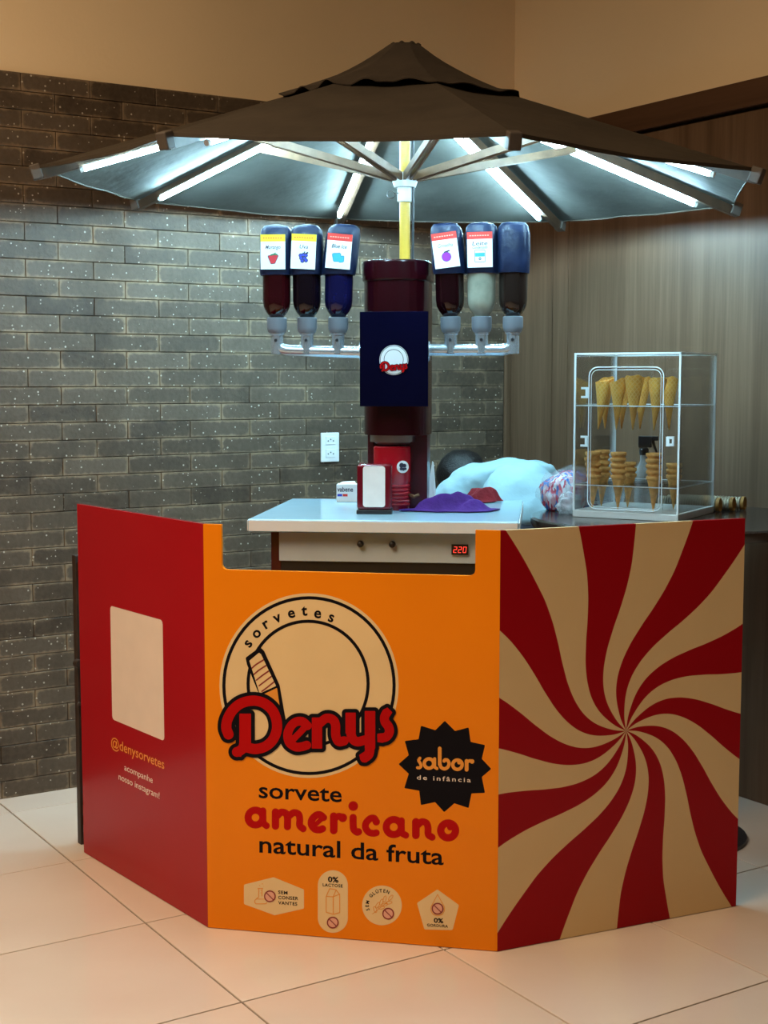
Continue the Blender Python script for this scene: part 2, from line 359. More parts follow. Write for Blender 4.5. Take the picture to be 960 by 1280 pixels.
def m_candy():
    m = bpy.data.materials.new('candy wrappers in film'); m.use_nodes = True; nt = m.node_tree; L = nt.links; b = nt.nodes['Principled BSDF']
    tc = nd(nt, 'ShaderNodeTexCoord'); mp = nd(nt, 'ShaderNodeMapping'); mp.inputs['Scale'].default_value = (1, 1.0, .30); mp.inputs['Rotation'].default_value = (.5, .9, .2); L.new(tc.outputs['Object'], mp.inputs[0])
    vo = nd(nt, 'ShaderNodeTexVoronoi'); vo.inputs['Scale'].default_value = 95; nz = nd(nt, 'ShaderNodeTexNoise'); nz.inputs['Scale'].default_value = 38; L.new(mp.outputs[0], nz.inputs['Vector'])
    mm = nd(nt, 'ShaderNodeVectorMath', operation='MULTIPLY_ADD'); mm.inputs[1].default_value = (.035, .035, .035); L.new(nz.outputs['Color'], mm.inputs[0]); L.new(mp.outputs[0], mm.inputs[2]); L.new(mm.outputs[0], vo.inputs['Vector'])
    sc = nd(nt, 'ShaderNodeSeparateColor'); L.new(vo.outputs['Color'], sc.inputs[0])
    c = ramp(nt, sc.outputs[0], [(0, (.50, .03, .08)), (.3, (.55, .05, .10)), (.31, (.62, .35, .42)), (.5, (.62, .35, .42)), (.51, (.05, .16, .5)), (.75, (.05, .12, .42)), (.76, (.65, .62, .70)), (1, (.75, .72, .78))])
    c.node.color_ramp.interpolation = 'CONSTANT'
    L.new(c, b.inputs['Base Color']); b.inputs['Roughness'].default_value = .2; b.inputs['Coat Weight'].default_value = .6
    bp = nd(nt, 'ShaderNodeBump'); bp.inputs['Strength'].default_value = .6; bp.inputs['Distance'].default_value = .006; L.new(vo.outputs['Distance'], bp.inputs['Height']); L.new(bp.outputs[0], b.inputs['Normal'])
    return m
M['candy'] = m_candy()
def m_syrup(name, col):
    return mat(name, tuple(c*.7 for c in col), .08, spec=.5, coat=.15, var=.25, nscale=18)

# ================================================================== THE SETTING
# floor: tiles .595 m, joints on room axes u = 1.475 + .595 k, v = 2.977 + .595 k
TS = .5945
fl = obj('floor', MB().box((.5, 1.9, -.03), (8.5, 6.2, .05)), M['grout'], rotz=RT); fl['kind'] = 'structure'
tm = MB(); g = .0026
tm.add([(g, g, -.008), (TS-g, g, -.008), (TS-g, TS-g, -.008), (g, TS-g, -.008),
        (g, g, -.001), (TS-g, g, -.001), (TS-g, TS-g, -.001), (g, TS-g, -.001),
        (g+.001, g+.001, 0), (TS-g-.001, g+.001, 0), (TS-g-.001, TS-g-.001, 0), (g+.001, TS-g-.001, 0)],
       [(3,2,1,0), (0,1,5,4), (1,2,6,5), (2,3,7,6), (3,0,4,7), (4,5,9,8), (5,6,10,9), (6,7,11,10), (7,4,8,11), (8,9,10,11)])
tmesh = tm.mesh('tile'); tmesh.materials.append(M['tile'])
for i in range(-8, 4):
    for j in range(-5, 4):
        u, v = 1.475+TS*i, 2.977+TS*j
        me = tmesh
        if u+TS > UW or v+TS > VW+.02:
            du, dv = min(TS, UW-u), min(TS, VW+.005-v)
            if du < .01 or dv < .01: continue
            me = tmesh.copy()
            for vt in me.vertices:
                vt.co.x = min(vt.co.x, du); vt.co.y = min(vt.co.y, dv)
        o = bpy.data.objects.new('tile', me); COL.objects.link(o); o.parent = fl; o.location = (u, v, 0)

# brick wall
BW, BH = .2515, 2.565/40
wl = obj('wall_left', MB().box(((UW-3.0)/2, VW+.06, 2.565/2), (UW+3.0, .10, 2.565)), M['mortar'], rotz=RT); wl['kind'] = 'structure'
up = obj('wall_left_upper', MB().box(((UW-3.0)/2+.06, VW+.062, 3.2), (UW+3.12, .10, 1.27)), M['plaster'], rotz=RT); up['kind'] = 'structure'
def brick_geom(w):
    hx, hz, c = w/2-.0011, BH/2-.0011, .0016
    vs = [(-hx, 0.014, -hz), (hx, .014, -hz), (hx, .014, hz), (-hx, .014, hz),
          (-hx, c, -hz), (hx, c, -hz), (hx, c, hz), (-hx, c, hz),
          (-hx+c, 0, -hz+c), (hx-c, 0, -hz+c), (hx-c, 0, hz-c), (-hx+c, 0, hz-c)]
    fs = [(0,1,5,4), (1,2,6,5), (2,3,7,6), (3,0,4,7), (4,5,9,8), (5,6,10,9), (6,7,11,10), (7,4,8,11), (8,9,10,11)]
    fs = [tuple(reversed(f)) if False else f for f in fs]
    return vs, fs
def uv_bricks(me, spans):
    lay = me.uv_layers.new(name='face'); co = [v.co for v in me.vertices]
    for p in me.polygons:
        k = p.vertices[0]//12; cx, cz, w = spans[k]
        for li in p.loop_indices:
            q = co[me.loops[li].vertex_index]; lay.data[li].uv = ((q.x-cx)/w+.5, (q.z-cz)/BH+.5)
cand = []
for row in range(40):
    zc = 2.565-(row+.5)*BH
    u0 = (1.6212-.1255 if row % 2 == 1 else 1.7516-.1255)
    for k in range(-18, 10):
        a, b = u0+BW*k-BW/2+.1255, u0+BW*k+BW/2+.1255
        if b > UW-.031:
            b = UW-.031
            if b-a < .03: continue
        if a < -3: continue
        uc = (a+b)/2; P = UV_U*uc+UV_V*VW; px, py = proj((P.x, P.y, zc))
        vis = -30 < px < 640 and 60 < py < 1010
        if px > 100 and py > 640+.12*(px-100) and px < 262: vis = False
        if px > 262 and py > 700: vis = False
        if px > 345 and py > 640: vis = False
        if px > 110 and 175-.27*(px-110)+40 < py < 205+.4*min(px-110, 60): vis = False
        if px > 180 and 110 < py < 255: vis = False
        cand.append((0 if vis else 1, P.length, uc, zc, b-a))
cand.sort()
bmesh_cache = {}
stuff = MB(); spans = []
for n, (hid, _, uc, zc, w) in enumerate(cand):
    dv = random.uniform(-.0012, .0012)
    if n < 300 and not hid:
        key = round(w, 3)
        if key not in bmesh_cache:
            vs, fs = brick_geom(w); me = MB().add(vs, fs).mesh('brick'); uv_bricks(me, [(0, 0, w)]); me.materials.append(M['brick']); bmesh_cache[key] = me
        o = bpy.data.objects.new('brick', bmesh_cache[key]); COL.objects.link(o); o.parent = wl; o.location = (uc, VW+dv, zc)
    else:
        vs, fs = brick_geom(w); stuff.add([(x+uc, y+VW+dv, z+zc) for x, y, z in vs], fs); spans.append((uc, zc, w))
sm = stuff.mesh('brickwork'); uv_bricks(sm, spans); sm.materials.append(M['brick'])
so = bpy.data.objects.new('brickwork', sm); COL.objects.link(so); so.parent = wl; so['kind'] = 'stuff'

# wood wall: local x = u, y = v
wr = obj('wall_right', MB().box((UW+.07, 1.6, 1.27), (.10, 6.7, 2.54)), M['grout'], rotz=RT); wr['kind'] = 'structure'
ur = obj('wall_right_upper', MB().box((UW+.075, 1.6, 3.19), (.10, 6.7, 1.30)), M['plaster'], rotz=RT); ur['kind'] = 'structure'
edges = [4.93, 4.642, 4.542, 3.30, 2.05, .80, -.45, -1.7]
for a, b in zip(edges[:-1], edges[1:]):
    obj('panel', MB().box((UW+.012, (a+b)/2, 1.215), (.024, a-b-.004, 2.43)), M['wood'], wr, bevel=.0015, seg=1)
f2 = obj('trim_1', MB().box((UW+.004, 1.6, 2.487), (.05, 6.66, .092)), M['fascia'], rotz=RT, bevel=.002); f2['kind'] = 'structure'
f3 = obj('trim_2', MB().box((UW-.016, VW-.008, 1.2175), (.03, .016, 2.435)), M['wood'], rotz=RT, bevel=.002); f3['kind'] = 'structure'

# ================================================================== flat print machinery (signed distance + marching squares)
def spline(pts, n=8):
    P = [np.array(p, float) for p in pts]
    if len(P) < 3: return np.array(P)
    Q = [2*P[0]-P[1]]+P+[2*P[-1]-P[-2]]; out = []
    for i in range(1, len(Q)-2):
        for k in range(n):
            t = k/n; a, b, c, d = Q[i-1], Q[i], Q[i+1], Q[i+2]
            out.append(.5*((2*b)+(-a+c)*t+(2*a-5*b+4*c-d)*t*t+(-a+3*b-3*c+d)*t**3))
    out.append(P[-1]); return np.array(out)
def d_stroke(X, Y, pts, hw, smooth=True):
    P = spline(pts) if smooth else np.array(pts, float); D = np.full(X.shape, 1e9)
    for a, b in zip(P[:-1], P[1:]):
        e = b-a; L2 = max(e@e, 1e-12); t = np.clip(((X-a[0])*e[0]+(Y-a[1])*e[1])/L2, 0, 1)
        D = np.minimum(D, np.hypot(X-a[0]-t*e[0], Y-a[1]-t*e[1]))
    return D-hw
def d_poly(X, Y, pts, rr=0):
    P = np.array(pts, float); D = np.full(X.shape, 1e9); ins = np.zeros(X.shape, bool); n = len(P)
    for i in range(n):
        a, b = P[i], P[(i+1) % n]; e = b-a; L2 = max(e@e, 1e-12)
        t = np.clip(((X-a[0])*e[0]+(Y-a[1])*e[1])/L2, 0, 1); D = np.minimum(D, np.hypot(X-a[0]-t*e[0], Y-a[1]-t*e[1]))
        c = (a[1] > Y) != (b[1] > Y); xi = a[0]+(Y-a[1])*(b[0]-a[0])/(b[1]-a[1] if b[1] != a[1] else 1e-9); ins ^= c & (X < xi)
    return np.where(ins, -D, D)-rr
def sdf(X, Y, prims):
    D = np.full(X.shape, 1e9)
    for p in prims:
        k = p[0]
        if k == 's': d = d_stroke(X, Y, p[1], p[2])
        elif k == 'l': d = d_stroke(X, Y, p[1], p[2], False)
        elif k == 'c': d = np.hypot(X-p[1][0], Y-p[1][1])-p[2]
        elif k == 'r': d = np.abs(np.hypot(X-p[1][0], Y-p[1][1])-p[2])-p[3]
        elif k == 'p': d = d_poly(X, Y, p[1], p[2] if len(p) > 2 else 0)
        elif k == '-': D = np.maximum(D, -sdf(X, Y, p[1])); continue
        elif k == '&': D = np.maximum(D, sdf(X, Y, p[1])); continue
        D = np.minimum(D, d)
    return D
def bounds(prims, pad):
    xs, ys = [], []
    for p in prims:
        if p[0] in 'slp':
            r = p[2] if len(p) > 2 else 0
            for q in p[1]: xs += [q[0]-r, q[0]+r]; ys += [q[1]-r, q[1]+r]
        elif p[0] in 'cr':
            r = p[2]+(p[3] if len(p) > 3 else 0); xs += [p[1][0]-r, p[1][0]+r]; ys += [p[1][1]-r, p[1][1]+r]
    return min(xs)-pad, max(xs)+pad, min(ys)-pad, max(ys)+pad
def sdf_mesh(prims, step=.6, grow=0.0):
    x0, x1, y0, y1 = bounds(prims, grow+2*step+.3)
    xs = np.arange(x0, x1+step, step); ys = np.arange(y0, y1+step, step)
    X, Y = np.meshgrid(xs, ys); D = sdf(X, Y, prims)-grow
    V, F = [], []; idx = {}
    def vert(key, p):
        if key not in idx: idx[key] = len(V); V.append(p)
        return idx[key]
    I = D < 0; ny, nx = D.shape
    full = I[:-1, :-1] & I[1:, :-1] & I[:-1, 1:] & I[1:, 1:]; anyc = I[:-1, :-1] | I[1:, :-1] | I[:-1, 1:] | I[1:, 1:]
    for j in range(ny-1):
        i = 0
        while i < nx-1:
            if full[j, i]:
                k = i
                while k < nx-1 and full[j, k]: k += 1
                F.append([vert((a, b), (xs[a], ys[b])) for a, b in ((i, j), (k, j), (k, j+1), (i, j+1))]); i = k; continue
            if anyc[j, i]:
                cs = [(i, j), (i+1, j), (i+1, j+1), (i, j+1)]; f = []
                for q in range(4):
                    a, b = cs[q], cs[(q+1) % 4]; da, db = D[a[1], a[0]], D[b[1], b[0]]
                    if da < 0: f.append(vert(a, (xs[a[0]], ys[a[1]])))
                    if (da < 0) != (db < 0):
                        t = da/(da-db); key = ('e', min(a, b), max(a, b))
                        f.append(vert(key, (xs[a[0]]+t*(xs[b[0]]-xs[a[0]]), ys[a[1]]+t*(ys[b[1]]-ys[a[1]]))))
                if len(f) > 2: F.append(f)
            i += 1
    return V, F
_fc = {}
def glyphs(text, offset=0.0, spacing=1.0):
    """2-D outline mesh of a line of text, size 1 (em), from the built-in font"""
    key = (text, offset, spacing)
    if key in _fc: return _fc[key]
    c = bpy.data.curves.new('t', 'FONT'); c.body = text; c.size = 1; c.offset = offset; c.space_character = spacing; c.resolution_u = 3; c.fill_mode = 'FRONT'
    o = bpy.data.objects.new('t', c); COL.objects.link(o)
    bpy.context.view_layer.update()
    ev = o.evaluated_get(bpy.context.evaluated_depsgraph_get()); me = ev.to_mesh()
    V = [(v.co.x, v.co.y) for v in me.vertices]; F = [list(p.vertices) for p in me.polygons]
    ev.to_mesh_clear(); bpy.data.objects.remove(o); bpy.data.curves.remove(c)
    _fc[key] = (V, F); return V, F
def flat_obj(name, VF, fmap, mat_, parent, layer, label=None):
    """place 2-D print on a surface; fmap -> local (x, z) of the panel, print lies on its front (-y) face"""
    V, F = VF
    me = bpy.data.meshes.new(name); vs = []
    for p in V:
        a, b = fmap(p); vs.append((a, -layer, b))
    me.from_pydata(vs, [], F); me.materials.append(mat_)
    bm = bmesh.new(); bm.from_mesh(me)
    bmesh.ops.recalc_face_normals(bm, faces=bm.faces)
    for f in bm.faces:
        if f.normal.y > 0: f.normal_flip()
    bm.to_mesh(me); bm.free()
    o = bpy.data.objects.new(name, me); COL.objects.link(o); o.parent = parent
    if label: o['label'] = label
    return o
def split_flat(name, VF, fmap, mat_, parent, layer):
    V, F = VF; par = list(range(len(V)))
    def find(i):
        while par[i] != i: par[i] = par[par[i]]; i = par[i]
        return i
    for f in F:
        for v in f[1:]: par[find(v)] = find(f[0])
    comp = {}
    for f in F: comp.setdefault(find(f[0]), []).append(f)
    for fs in comp.values():
        ids = sorted({i for f in fs for i in f}); mp = {i: k for k, i in enumerate(ids)}
        flat_obj(name, ([V[i] for i in ids], [[mp[i] for i in f] for f in fs]), fmap, mat_, parent, layer)
def text_map(fmap, p0, p1, text, xh, offset=0.0, spacing=1.0, em_xh=.545):
    """text between photo points p0-p1 (baseline); xh = letter height in the same units; returns V,F in those units"""
    V, F = glyphs(text, offset, spacing)
    x0 = min(v[0] for v in V); x1 = max(v[0] for v in V)
    d = np.array(p1, float)-np.array(p0, float); L = np.hypot(*d); e = d/L; n = np.array((0, -1.0))
    k = L/(x1-x0); s = xh/em_xh
    return [tuple(np.array(p0)+e*(x-x0)*k+n*y*s) for x, y in V], F
def glyph_at(text, c, ang, h, offset=0.0, em=.545, wide=1.0):
    V, F = glyphs(text, offset); xc = (min(v[0] for v in V)+max(v[0] for v in V))/2
    ca, sa = math.cos(R(ang)), math.sin(R(ang)); s = h/em; out = []
    for x, y in V:
        x, y = (x-xc)*s*wide, (y-em/2)*s; out.append((c[0]+x*ca-y*sa, c[1]-(x*sa+y*ca)))
    return out, F
def join2(lst):
    V, F = [], []
    for v, f in lst:
        n = len(V); V += list(v); F += [[i+n for i in q] for q in f]
    return V, F

# ================================================================== PROMOTIONAL STAND (three folded panels)
PH = 1.116
PA, PB, PC, PD = [G(*p) for p in ((105, 1066), (260, 1160), (621.5, 1190), (920, 1133))]
stand = thing('promotional_stand', 'folded three-panel counter front in red, orange and striped swirl print', 'display stand', ((PB+PC)/2))
TH = .012
def panel_frame(P0, P1):
    e = (P1-P0); L = e.length; e.normalize(); n = Vector((-e.y, e.x, 0)); ang = math.atan2(e.y, e.x)
    def fm(p):
        r = ray(p[0], p[1]); k = P0.dot(n)/r.dot(n); Q = Vector((0, 0, CAM_H))+r*k
        return (Q-P0).dot(e), Q.z
    return L, ang, fm
def make_panel(P0, P1, poly, mt, label):
    L, ang, fm = panel_frame(P0, P1)
    bm = bmesh.new(); vs = [bm.verts.new((x, 0, z)) for x, z in poly]; f = bm.faces.new(vs)
    ext = bmesh.ops.extrude_face_region(bm, geom=[f])['geom']
    for v in ext:
        if isinstance(v, bmesh.types.BMVert): v.co.y = TH
    bmesh.ops.recalc_face_normals(bm, faces=bm.faces)
    me = bpy.data.meshes.new('panel'); bm.to_mesh(me); bm.free(); me.materials.append(mt)
    o = bpy.data.objects.new('panel', me); COL.objects.link(o); o.parent = stand
    o.location = P0-stand.location; o.rotation_euler = (0, 0, ang); o['label'] = label
    return o, fm, L
L1 = (PB-PA).length; L2 = (PC-PB).length; L3 = (PD-PC).length
p_left, fL, _ = make_panel(PA, PB, [(0, .002), (L1-.0005, .002), (L1-.0005, PH), (0, PH)], M['red_print'], 'red side panel with pale square and handle lettering')
_, _, fM = panel_frame(PB, PC)
ca = fM((277, 690)); cb = fM((277, 712)); cc = fM((594, 720))
def fillet(c, r, a0, a1, n=6): return [(c[0]+r*math.cos(R(a0+(a1-a0)*i/n)), c[1]+r*math.sin(R(a0+(a1-a0)*i/n))) for i in range(n+1)]
rr = .016; zl, zr = cb[1], cc[1]
poly = [(0, .002), (L2, .002), (L2, PH)]+[(cc[0], PH)]+fillet((cc[0]-rr, zr+rr), rr, 0, -90)+fillet((ca[0]+rr, zl+rr), rr, 270, 180)+[(ca[0], PH), (0, PH)]
p_mid, fM, _ = make_panel(PB, PC, poly, M['orange_print'], 'orange front panel with a cut-out along its top edge')
_, _, fR = panel_frame(PC, PD)
sc_ = fR((600+403*.4534, 620+647*.4534))
M['swirl'] = m_swirl(sc_[0], sc_[1])
p_right, fR, _ = make_panel(PC, PD, [(.0005, .002), (L3, .002), (L3, PH), (.0005, PH)], M['swirl'], 'red and cream swirl panel')

LAY = .00035
# ---- round logo (coordinates: photo pixels, shared by the small copies through an affine map)
def c1(*pts): return [(270+x*.1354, 850+y*.1354) for x, y in pts]
def c4(*pts): return [(380+x*.1354, 870+y*.1354) for x, y in pts]
k_ = .1354
def rect(f, x0, y0, x1, y1, sk=0): return ('p', f((x0+sk, y0), (x1+sk, y0), (x1, y1), (x0, y1)), .5)
NAME = [('s', c1((118, 500), (98, 440), (108, 365), (150, 285), (215, 225), (290, 195), (370, 190), (450, 215), (520, 275), (556, 350), (566, 430), (552, 500), (515, 565), (450, 615), (370, 635), (305, 625)), 47*k_),
        rect(c1, 222, 312, 322, 600), ('s', c1((268, 560), (252, 625), (215, 655), (196, 662)), 46*k_), ('p', c1((165, 640), (230, 620), (230, 700), (178, 690)), 1),
        ('s', c1((715, 545), (780, 480), (843, 412)), 30*k_), ('s', c1((845, 420), (800, 382), (740, 385), (690, 430), (664, 500), (680, 575), (740, 616), (800, 612), (840, 600)), 41*k_),
        rect(c4, 78, 200, 166, 480), ('s', c4((140, 255), (205, 205), (265, 215), (293, 265), (295, 360), (322, 418), (372, 412)), 42*k_),
        rect(c4, 388, 155, 476, 340), ('s', c4((432, 330), (450, 392), (495, 420), (560, 405)), 43*k_), rect(c4, 566, 140, 656, 480), ('s', c4((611, 470), (600, 535), (562, 568)), 44*k_), ('p', c4((515, 545), (560, 515), (600, 590), (540, 605)), .6),
        ('p', c4((728, 150), (770, 108), (812, 150), (780, 200)), .6), ('s', c4((762, 155), (745, 195), (752, 240), (782, 282), (790, 330), (765, 372), (722, 386)), 42*k_), ('p', c4((682, 350), (730, 345), (730, 425), (684, 420)), .6)]
LC, LR = (386.3, 857.0), 112.5
def ell(cx, cy, rx, ry, n=72): return [(cx+rx*math.cos(2*math.pi*i/n), cy+ry*math.sin(2*math.pi*i/n)) for i in range(n)]
def ellring(rx, ry, th, c=LC): return [('p', ell(c[0], c[1], rx, ry)), ('-', [('p', ell(c[0], c[1], rx-th, ry-th))])]
CONE_OUT = [('p', [(311, 830), (309.5, 823), (325, 811.5), (328.5, 815), (347.5, 857), (355, 900), (349, 905), (324, 862)], 2.2)]
CONE_ICE = [('p', [(313.5, 829), (312.5, 826), (324, 816.5), (326, 818), (344.5, 857), (325, 866)], .6)]
CONE_CUP = [('p', [(326, 870), (346, 860.5), (351.5, 899), (350, 900), (330, 880)], .6)]
SWIRLS = [('s', [(314+3.4*i, 836+7.0*i), (321+3.4*i, 830+7.2*i), (331+3.0*i, 824+7*i)], .9) for i in range(5)]
def logo(parent, fmap, small=False, base=0):
    st = 2.2 if small else .7
    flat_obj('logo_disc', sdf_mesh([('p', ell(*LC, 112, 115.5))], st*2), fmap, M['cream_print'] if not small else M['paper'], parent, base+LAY)
    flat_obj('logo_ring', sdf_mesh(ellring(108.4, 111.8, 4.0), st), fmap, M['black_print'], parent, base+2*LAY)
    flat_obj('logo_inner_ring', sdf_mesh(ellring(77, 80, 4.0, (385.2, 854.5))+[('-', [('p', [(300, 874), (352, 874), (352, 940), (300, 940)])])], st), fmap, M['black_print'], parent, base+2*LAY)
    if not small:
        ch = [('s', 180, 257, 55), ('o', 222, 207, 45), ('r', 270, 160, 33), ('v', 326, 130, 22), ('e', 397, 107, 12), ('t', 462, 96, 3), ('e', 529, 108, -6), ('s', 597, 128, -17)]
        V = join2([glyph_at(c, (265+x/4, 740+y/4), a, 10.4, .026) for c, x, y, a in ch])
        split_flat('letter', V, fmap, M['black_print'], parent, base+2*LAY)
    if not small:
        flat_obj('cone_outline', sdf_mesh(CONE_OUT, .7), fmap, M['black_print'], parent, base+3*LAY)
        flat_obj('cone_ice', sdf_mesh(CONE_ICE, .7), fmap, M['cream_print'], parent, base+4*LAY)
        flat_obj('cone_swirls', sdf_mesh(SWIRLS+[('&', CONE_ICE)], .4), fmap, M['ink_darkred'], parent, base+5*LAY)
        flat_obj('cone_wafer', sdf_mesh(CONE_CUP, .7), fmap, M['ink_orange'], parent, base+4*LAY)
    flat_obj('name_outline', sdf_mesh(NAME, st, 4.6), fmap, M['black_print'], parent, base+6*LAY)
    flat_obj('name_lettering', sdf_mesh(NAME, st), fmap, M['ink_red'], parent, base+7*LAY, 'red rounded name lettering')
logo(p_mid, fM)
# ---- black burst
def b3(x, y): return (490+x*.1458, 890+y*.1458)
tips = [(453, 78), (655, 135), (795, 285), (848, 487), (795, 690), (655, 820), (448, 855), (250, 795), (108, 650), (60, 447), (112, 250), (250, 120)]
vals = [(540, 165), (672, 258), (768, 402), (768, 556), (680, 695), (535, 780), (370, 770), (236, 672), (146, 528), (146, 370), (230, 235), (372, 158)]
burst = []
for t, v in zip(tips, vals): burst += [b3(*t), b3(*v)]
bc = b3(453, 465); burst = [(bc[0]+(x-bc[0])*.985, bc[1]+(y-bc[1])*.985) for x, y in burst]
flat_obj('burst', sdf_mesh([('p', burst, .9)], .8), fM, M['black_print'], p_mid, LAY, 'black twelve-point burst')
def s5(*pts): return [(515+x*.08854, 920+y*.08854) for x, y in pts]
q_ = .08854
SABOR = [('s', s5((112, 312), (95, 345), (118, 385), (128, 425), (105, 448), (78, 446)), 21*q_),
         ('r', s5((240, 388))[0], 66*q_, 24*q_), ('s', s5((320, 320), (320, 380), (322, 435), (352, 458)), 22*q_),
         ('l', s5((392, 175), (392, 400)), 26*q_), ('s', s5((392, 385), (412, 440), (460, 462), (508, 435), (524, 385), (502, 342), (468, 336), (455, 352)), 24*q_),
         ('r', s5((642, 404))[0], 66*q_, 24*q_), ('c', s5((665, 375))[0], 26*q_),
         ('l', s5((772, 352), (772, 474)), 27*q_), ('s', s5((785, 365), (815, 348), (848, 357)), 22*q_), ('c', s5((848, 358))[0], 32*q_)]
for i0, i1 in ((0, 1), (1, 3), (3, 5), (5, 7), (7, 10)):
    flat_obj('letter', sdf_mesh(SABOR[i0:i1], .35), fM, M['ink_orange'], p_mid, 2*LAY, 'small orange letter')
flat_obj('lettering', text_map(None, (521.2, 974.2), (588.5, 977.8), 'de infância', 4.3, .012, 1.35), fM, M['ink_pale'], p_mid, 2*LAY, 'small white lettering on the burst')
# ---- slogan
split_flat('letter', text_map(None, (323.5, 997.0), (427.3, 1002.5), 'sorvete', 15.6, .014), fM, M['black_print'], p_mid, LAY)
split_flat('letter', text_map(None, (324.2, 1065.2), (554.6, 1081.0), 'natural da fruta', 16.4, .014), fM, M['black_print'], p_mid, LAY)
def a1(*pts): return [(300+x*.15625, 995+y*.15625) for x, y in pts]
def a2(*pts): return [(430+x*.15625, 1000+y*.15625) for x, y in pts]
k_ = .15625
AMER = [('r', a1((124, 172))[0], 59*k_, 27*k_), ('s', a1((184, 118), (184, 170), (188, 215), (212, 238)), 25*k_),
        ('l', a1((284, 128), (284, 240)), 28*k_), ('s', a1((295, 160), (330, 130), (368, 140), (380, 175), (380, 245)), 27*k_), ('s', a1((392, 160), (430, 133), (468, 145), (478, 185), (478, 235), (505, 262)), 26*k_),
        ('s', a1((612, 222), (640, 196), (668, 172)), 17*k_), ('s', a1((668, 172), (640, 150), (608, 155), (575, 190), (572, 230), (598, 264), (635, 270), (660, 262)), 27*k_),
        ('l', a1((750, 162), (750, 275)), 29*k_), ('s', a1((762, 178), (790, 160), (825, 172)), 24*k_), ('c', a1((822, 174))[0], 33*k_),
        ('s', a1((905, 172), (905, 215), (910, 265), (935, 288), (948, 286)), 27*k_), ('c', a1((906, 80))[0], 37*k_),
        ('s', a2((258, 172), (240, 146), (208, 150), (176, 185), (174, 225), (200, 258), (235, 266), (258, 262)), 26*k_), ('c', a2((258, 174))[0], 28*k_),
        ('r', a2((398, 216))[0], 60*k_, 27*k_), ('s', a2((460, 165), (460, 215), (464, 262), (495, 282)), 25*k_),
        ('l', a2((575, 175), (575, 282)), 29*k_), ('s', a2((588, 202), (622, 174), (658, 184), (672, 220), (674, 275), (705, 298)), 26*k_),
        ('r', a2((833, 243))[0], 59*k_, 28*k_), ('c', a2((850, 218))[0], 24*k_)]
for i0, i1 in ((0, 2), (2, 5), (5, 7), (7, 10), (10, 12), (12, 14), (14, 16), (16, 18), (18, 20)):
    flat_obj('letter', sdf_mesh(AMER[i0:i1], .45, .25), fM, M['ink_red'], p_mid, LAY, 'bold red letter')
# ---- four pale badges
def d4(*pts): return [(295+x*.15625, 1080+y*.15625) for x, y in pts]
def d5(*pts): return [(440+x*.15625, 1090+y*.15625) for x, y in pts]
badge = lambda prims: flat_obj('badge', sdf_mesh(prims, .7), fM, M['cream_print'], p_mid, LAY)
badge([('p', d4((300, 118), (532, 212), (532, 347), (310, 397), (76, 312), (76, 174)), 1.9)])
badge([('l', d4((775, 170), (775, 430)), 120*k_)])
badge([('c', (477.5, 1131.7), 24.8)])
badge([('p', d5((683, 156), (840, 270), (794, 450), (590, 446), (536, 254)), 2.2)])
def icon(prims, step=.3): flat_obj('badge_icon', sdf_mesh(prims, step), fM, M['ink_orange'], p_mid, 2*LAY)
icon([('l', d4((182, 195), (182, 262), (152, 290), (150, 308), (160, 318), (238, 318), (248, 308)), .45), ('l', d4((208, 195), (208, 255)), .45), ('l', d4((175, 195), (215, 195)), .45),
      ('l', d4((196, 210), (208, 210)), .3), ('l', d4((196, 230), (208, 230)), .3), ('l', d4((160, 280), (240, 280)), .35), ('c', d4((190, 172))[0], .6), ('c', d4((212, 158))[0], .7), ('c', d4((222, 178))[0], .4)])
icon([('l', d4((722, 258), (722, 385), (778, 402), (830, 388), (830, 245), (800, 205), (750, 195), (722, 258), (778, 262), (778, 402)), .5), ('l', d4((778, 262), (830, 240)), .5), ('l', d4((778, 262), (802, 205)), .5)])
leaf = []
for (x, y, a) in ((185, 300, 110), (205, 265, 60), (235, 240, 70), (262, 215, 75), (235, 285, 10), (262, 260, 10), (295, 245, 10), (310, 205, 50)):
    c = d5((x, y))[0]; ca_, sa_ = math.cos(R(a)), -math.sin(R(a))
    pts = [(c[0]+4.0*math.cos(t)*ca_-1.7*math.sin(t)*-sa_*-1, c[1]+4.0*math.cos(t)*sa_+1.7*math.sin(t)*ca_) for t in [2*math.pi*i/14 for i in range(15)]]
    leaf.append(('l', pts, .35))
icon(leaf+[('l', d5((165, 335), (300, 225)), .35)])
icon([('l', d5((685, 178), (650, 245), (632, 280), (632, 310), (650, 340), (685, 350), (720, 340), (740, 310), (740, 280), (720, 245), (685, 178)), .45)])
for c in (d4((272, 257))[0], d4((775, 467))[0], d5((290, 332))[0], d5((685, 292))[0]):
    flat_obj('badge_symbol_fill', sdf_mesh([('c', c, 6.6)], .5), fM, M['ink_pink'], p_mid, 3*LAY)
    s = 4.6; flat_obj('badge_symbol', sdf_mesh([('r', c, 6.6, .75), ('l', [(c[0]-s, c[1]-s), (c[0]+s, c[1]+s)], .6)], .3), fM, M['ink_darkred'], p_mid, 4*LAY)
T = lambda t, p0, p1, h, sp=1.1, off=.02, em=.73: text_map(None, p0, p1, t, h, off, sp, em)
lt = join2([T('SEM', (347.8, 1117), (359.5, 1118), 4.2), T('CONSER', (347.8, 1123.6), (372.8, 1125), 4.2), T('VANTES', (347.8, 1130.2), (371.6, 1131.8), 4.2)])
flat_obj('badge_lettering', lt, fM, M['black_print'], p_mid, 2*LAY)
lt = join2([T('0%', (410, 1102.2), (423.2, 1103), 7.0, 1, .03), T('LACTOSE', (403.5, 1107.6), (428.4, 1109.3), 3.9)])
flat_obj('badge_lettering', lt, fM, M['black_print'], p_mid, 2*LAY)
lt = []
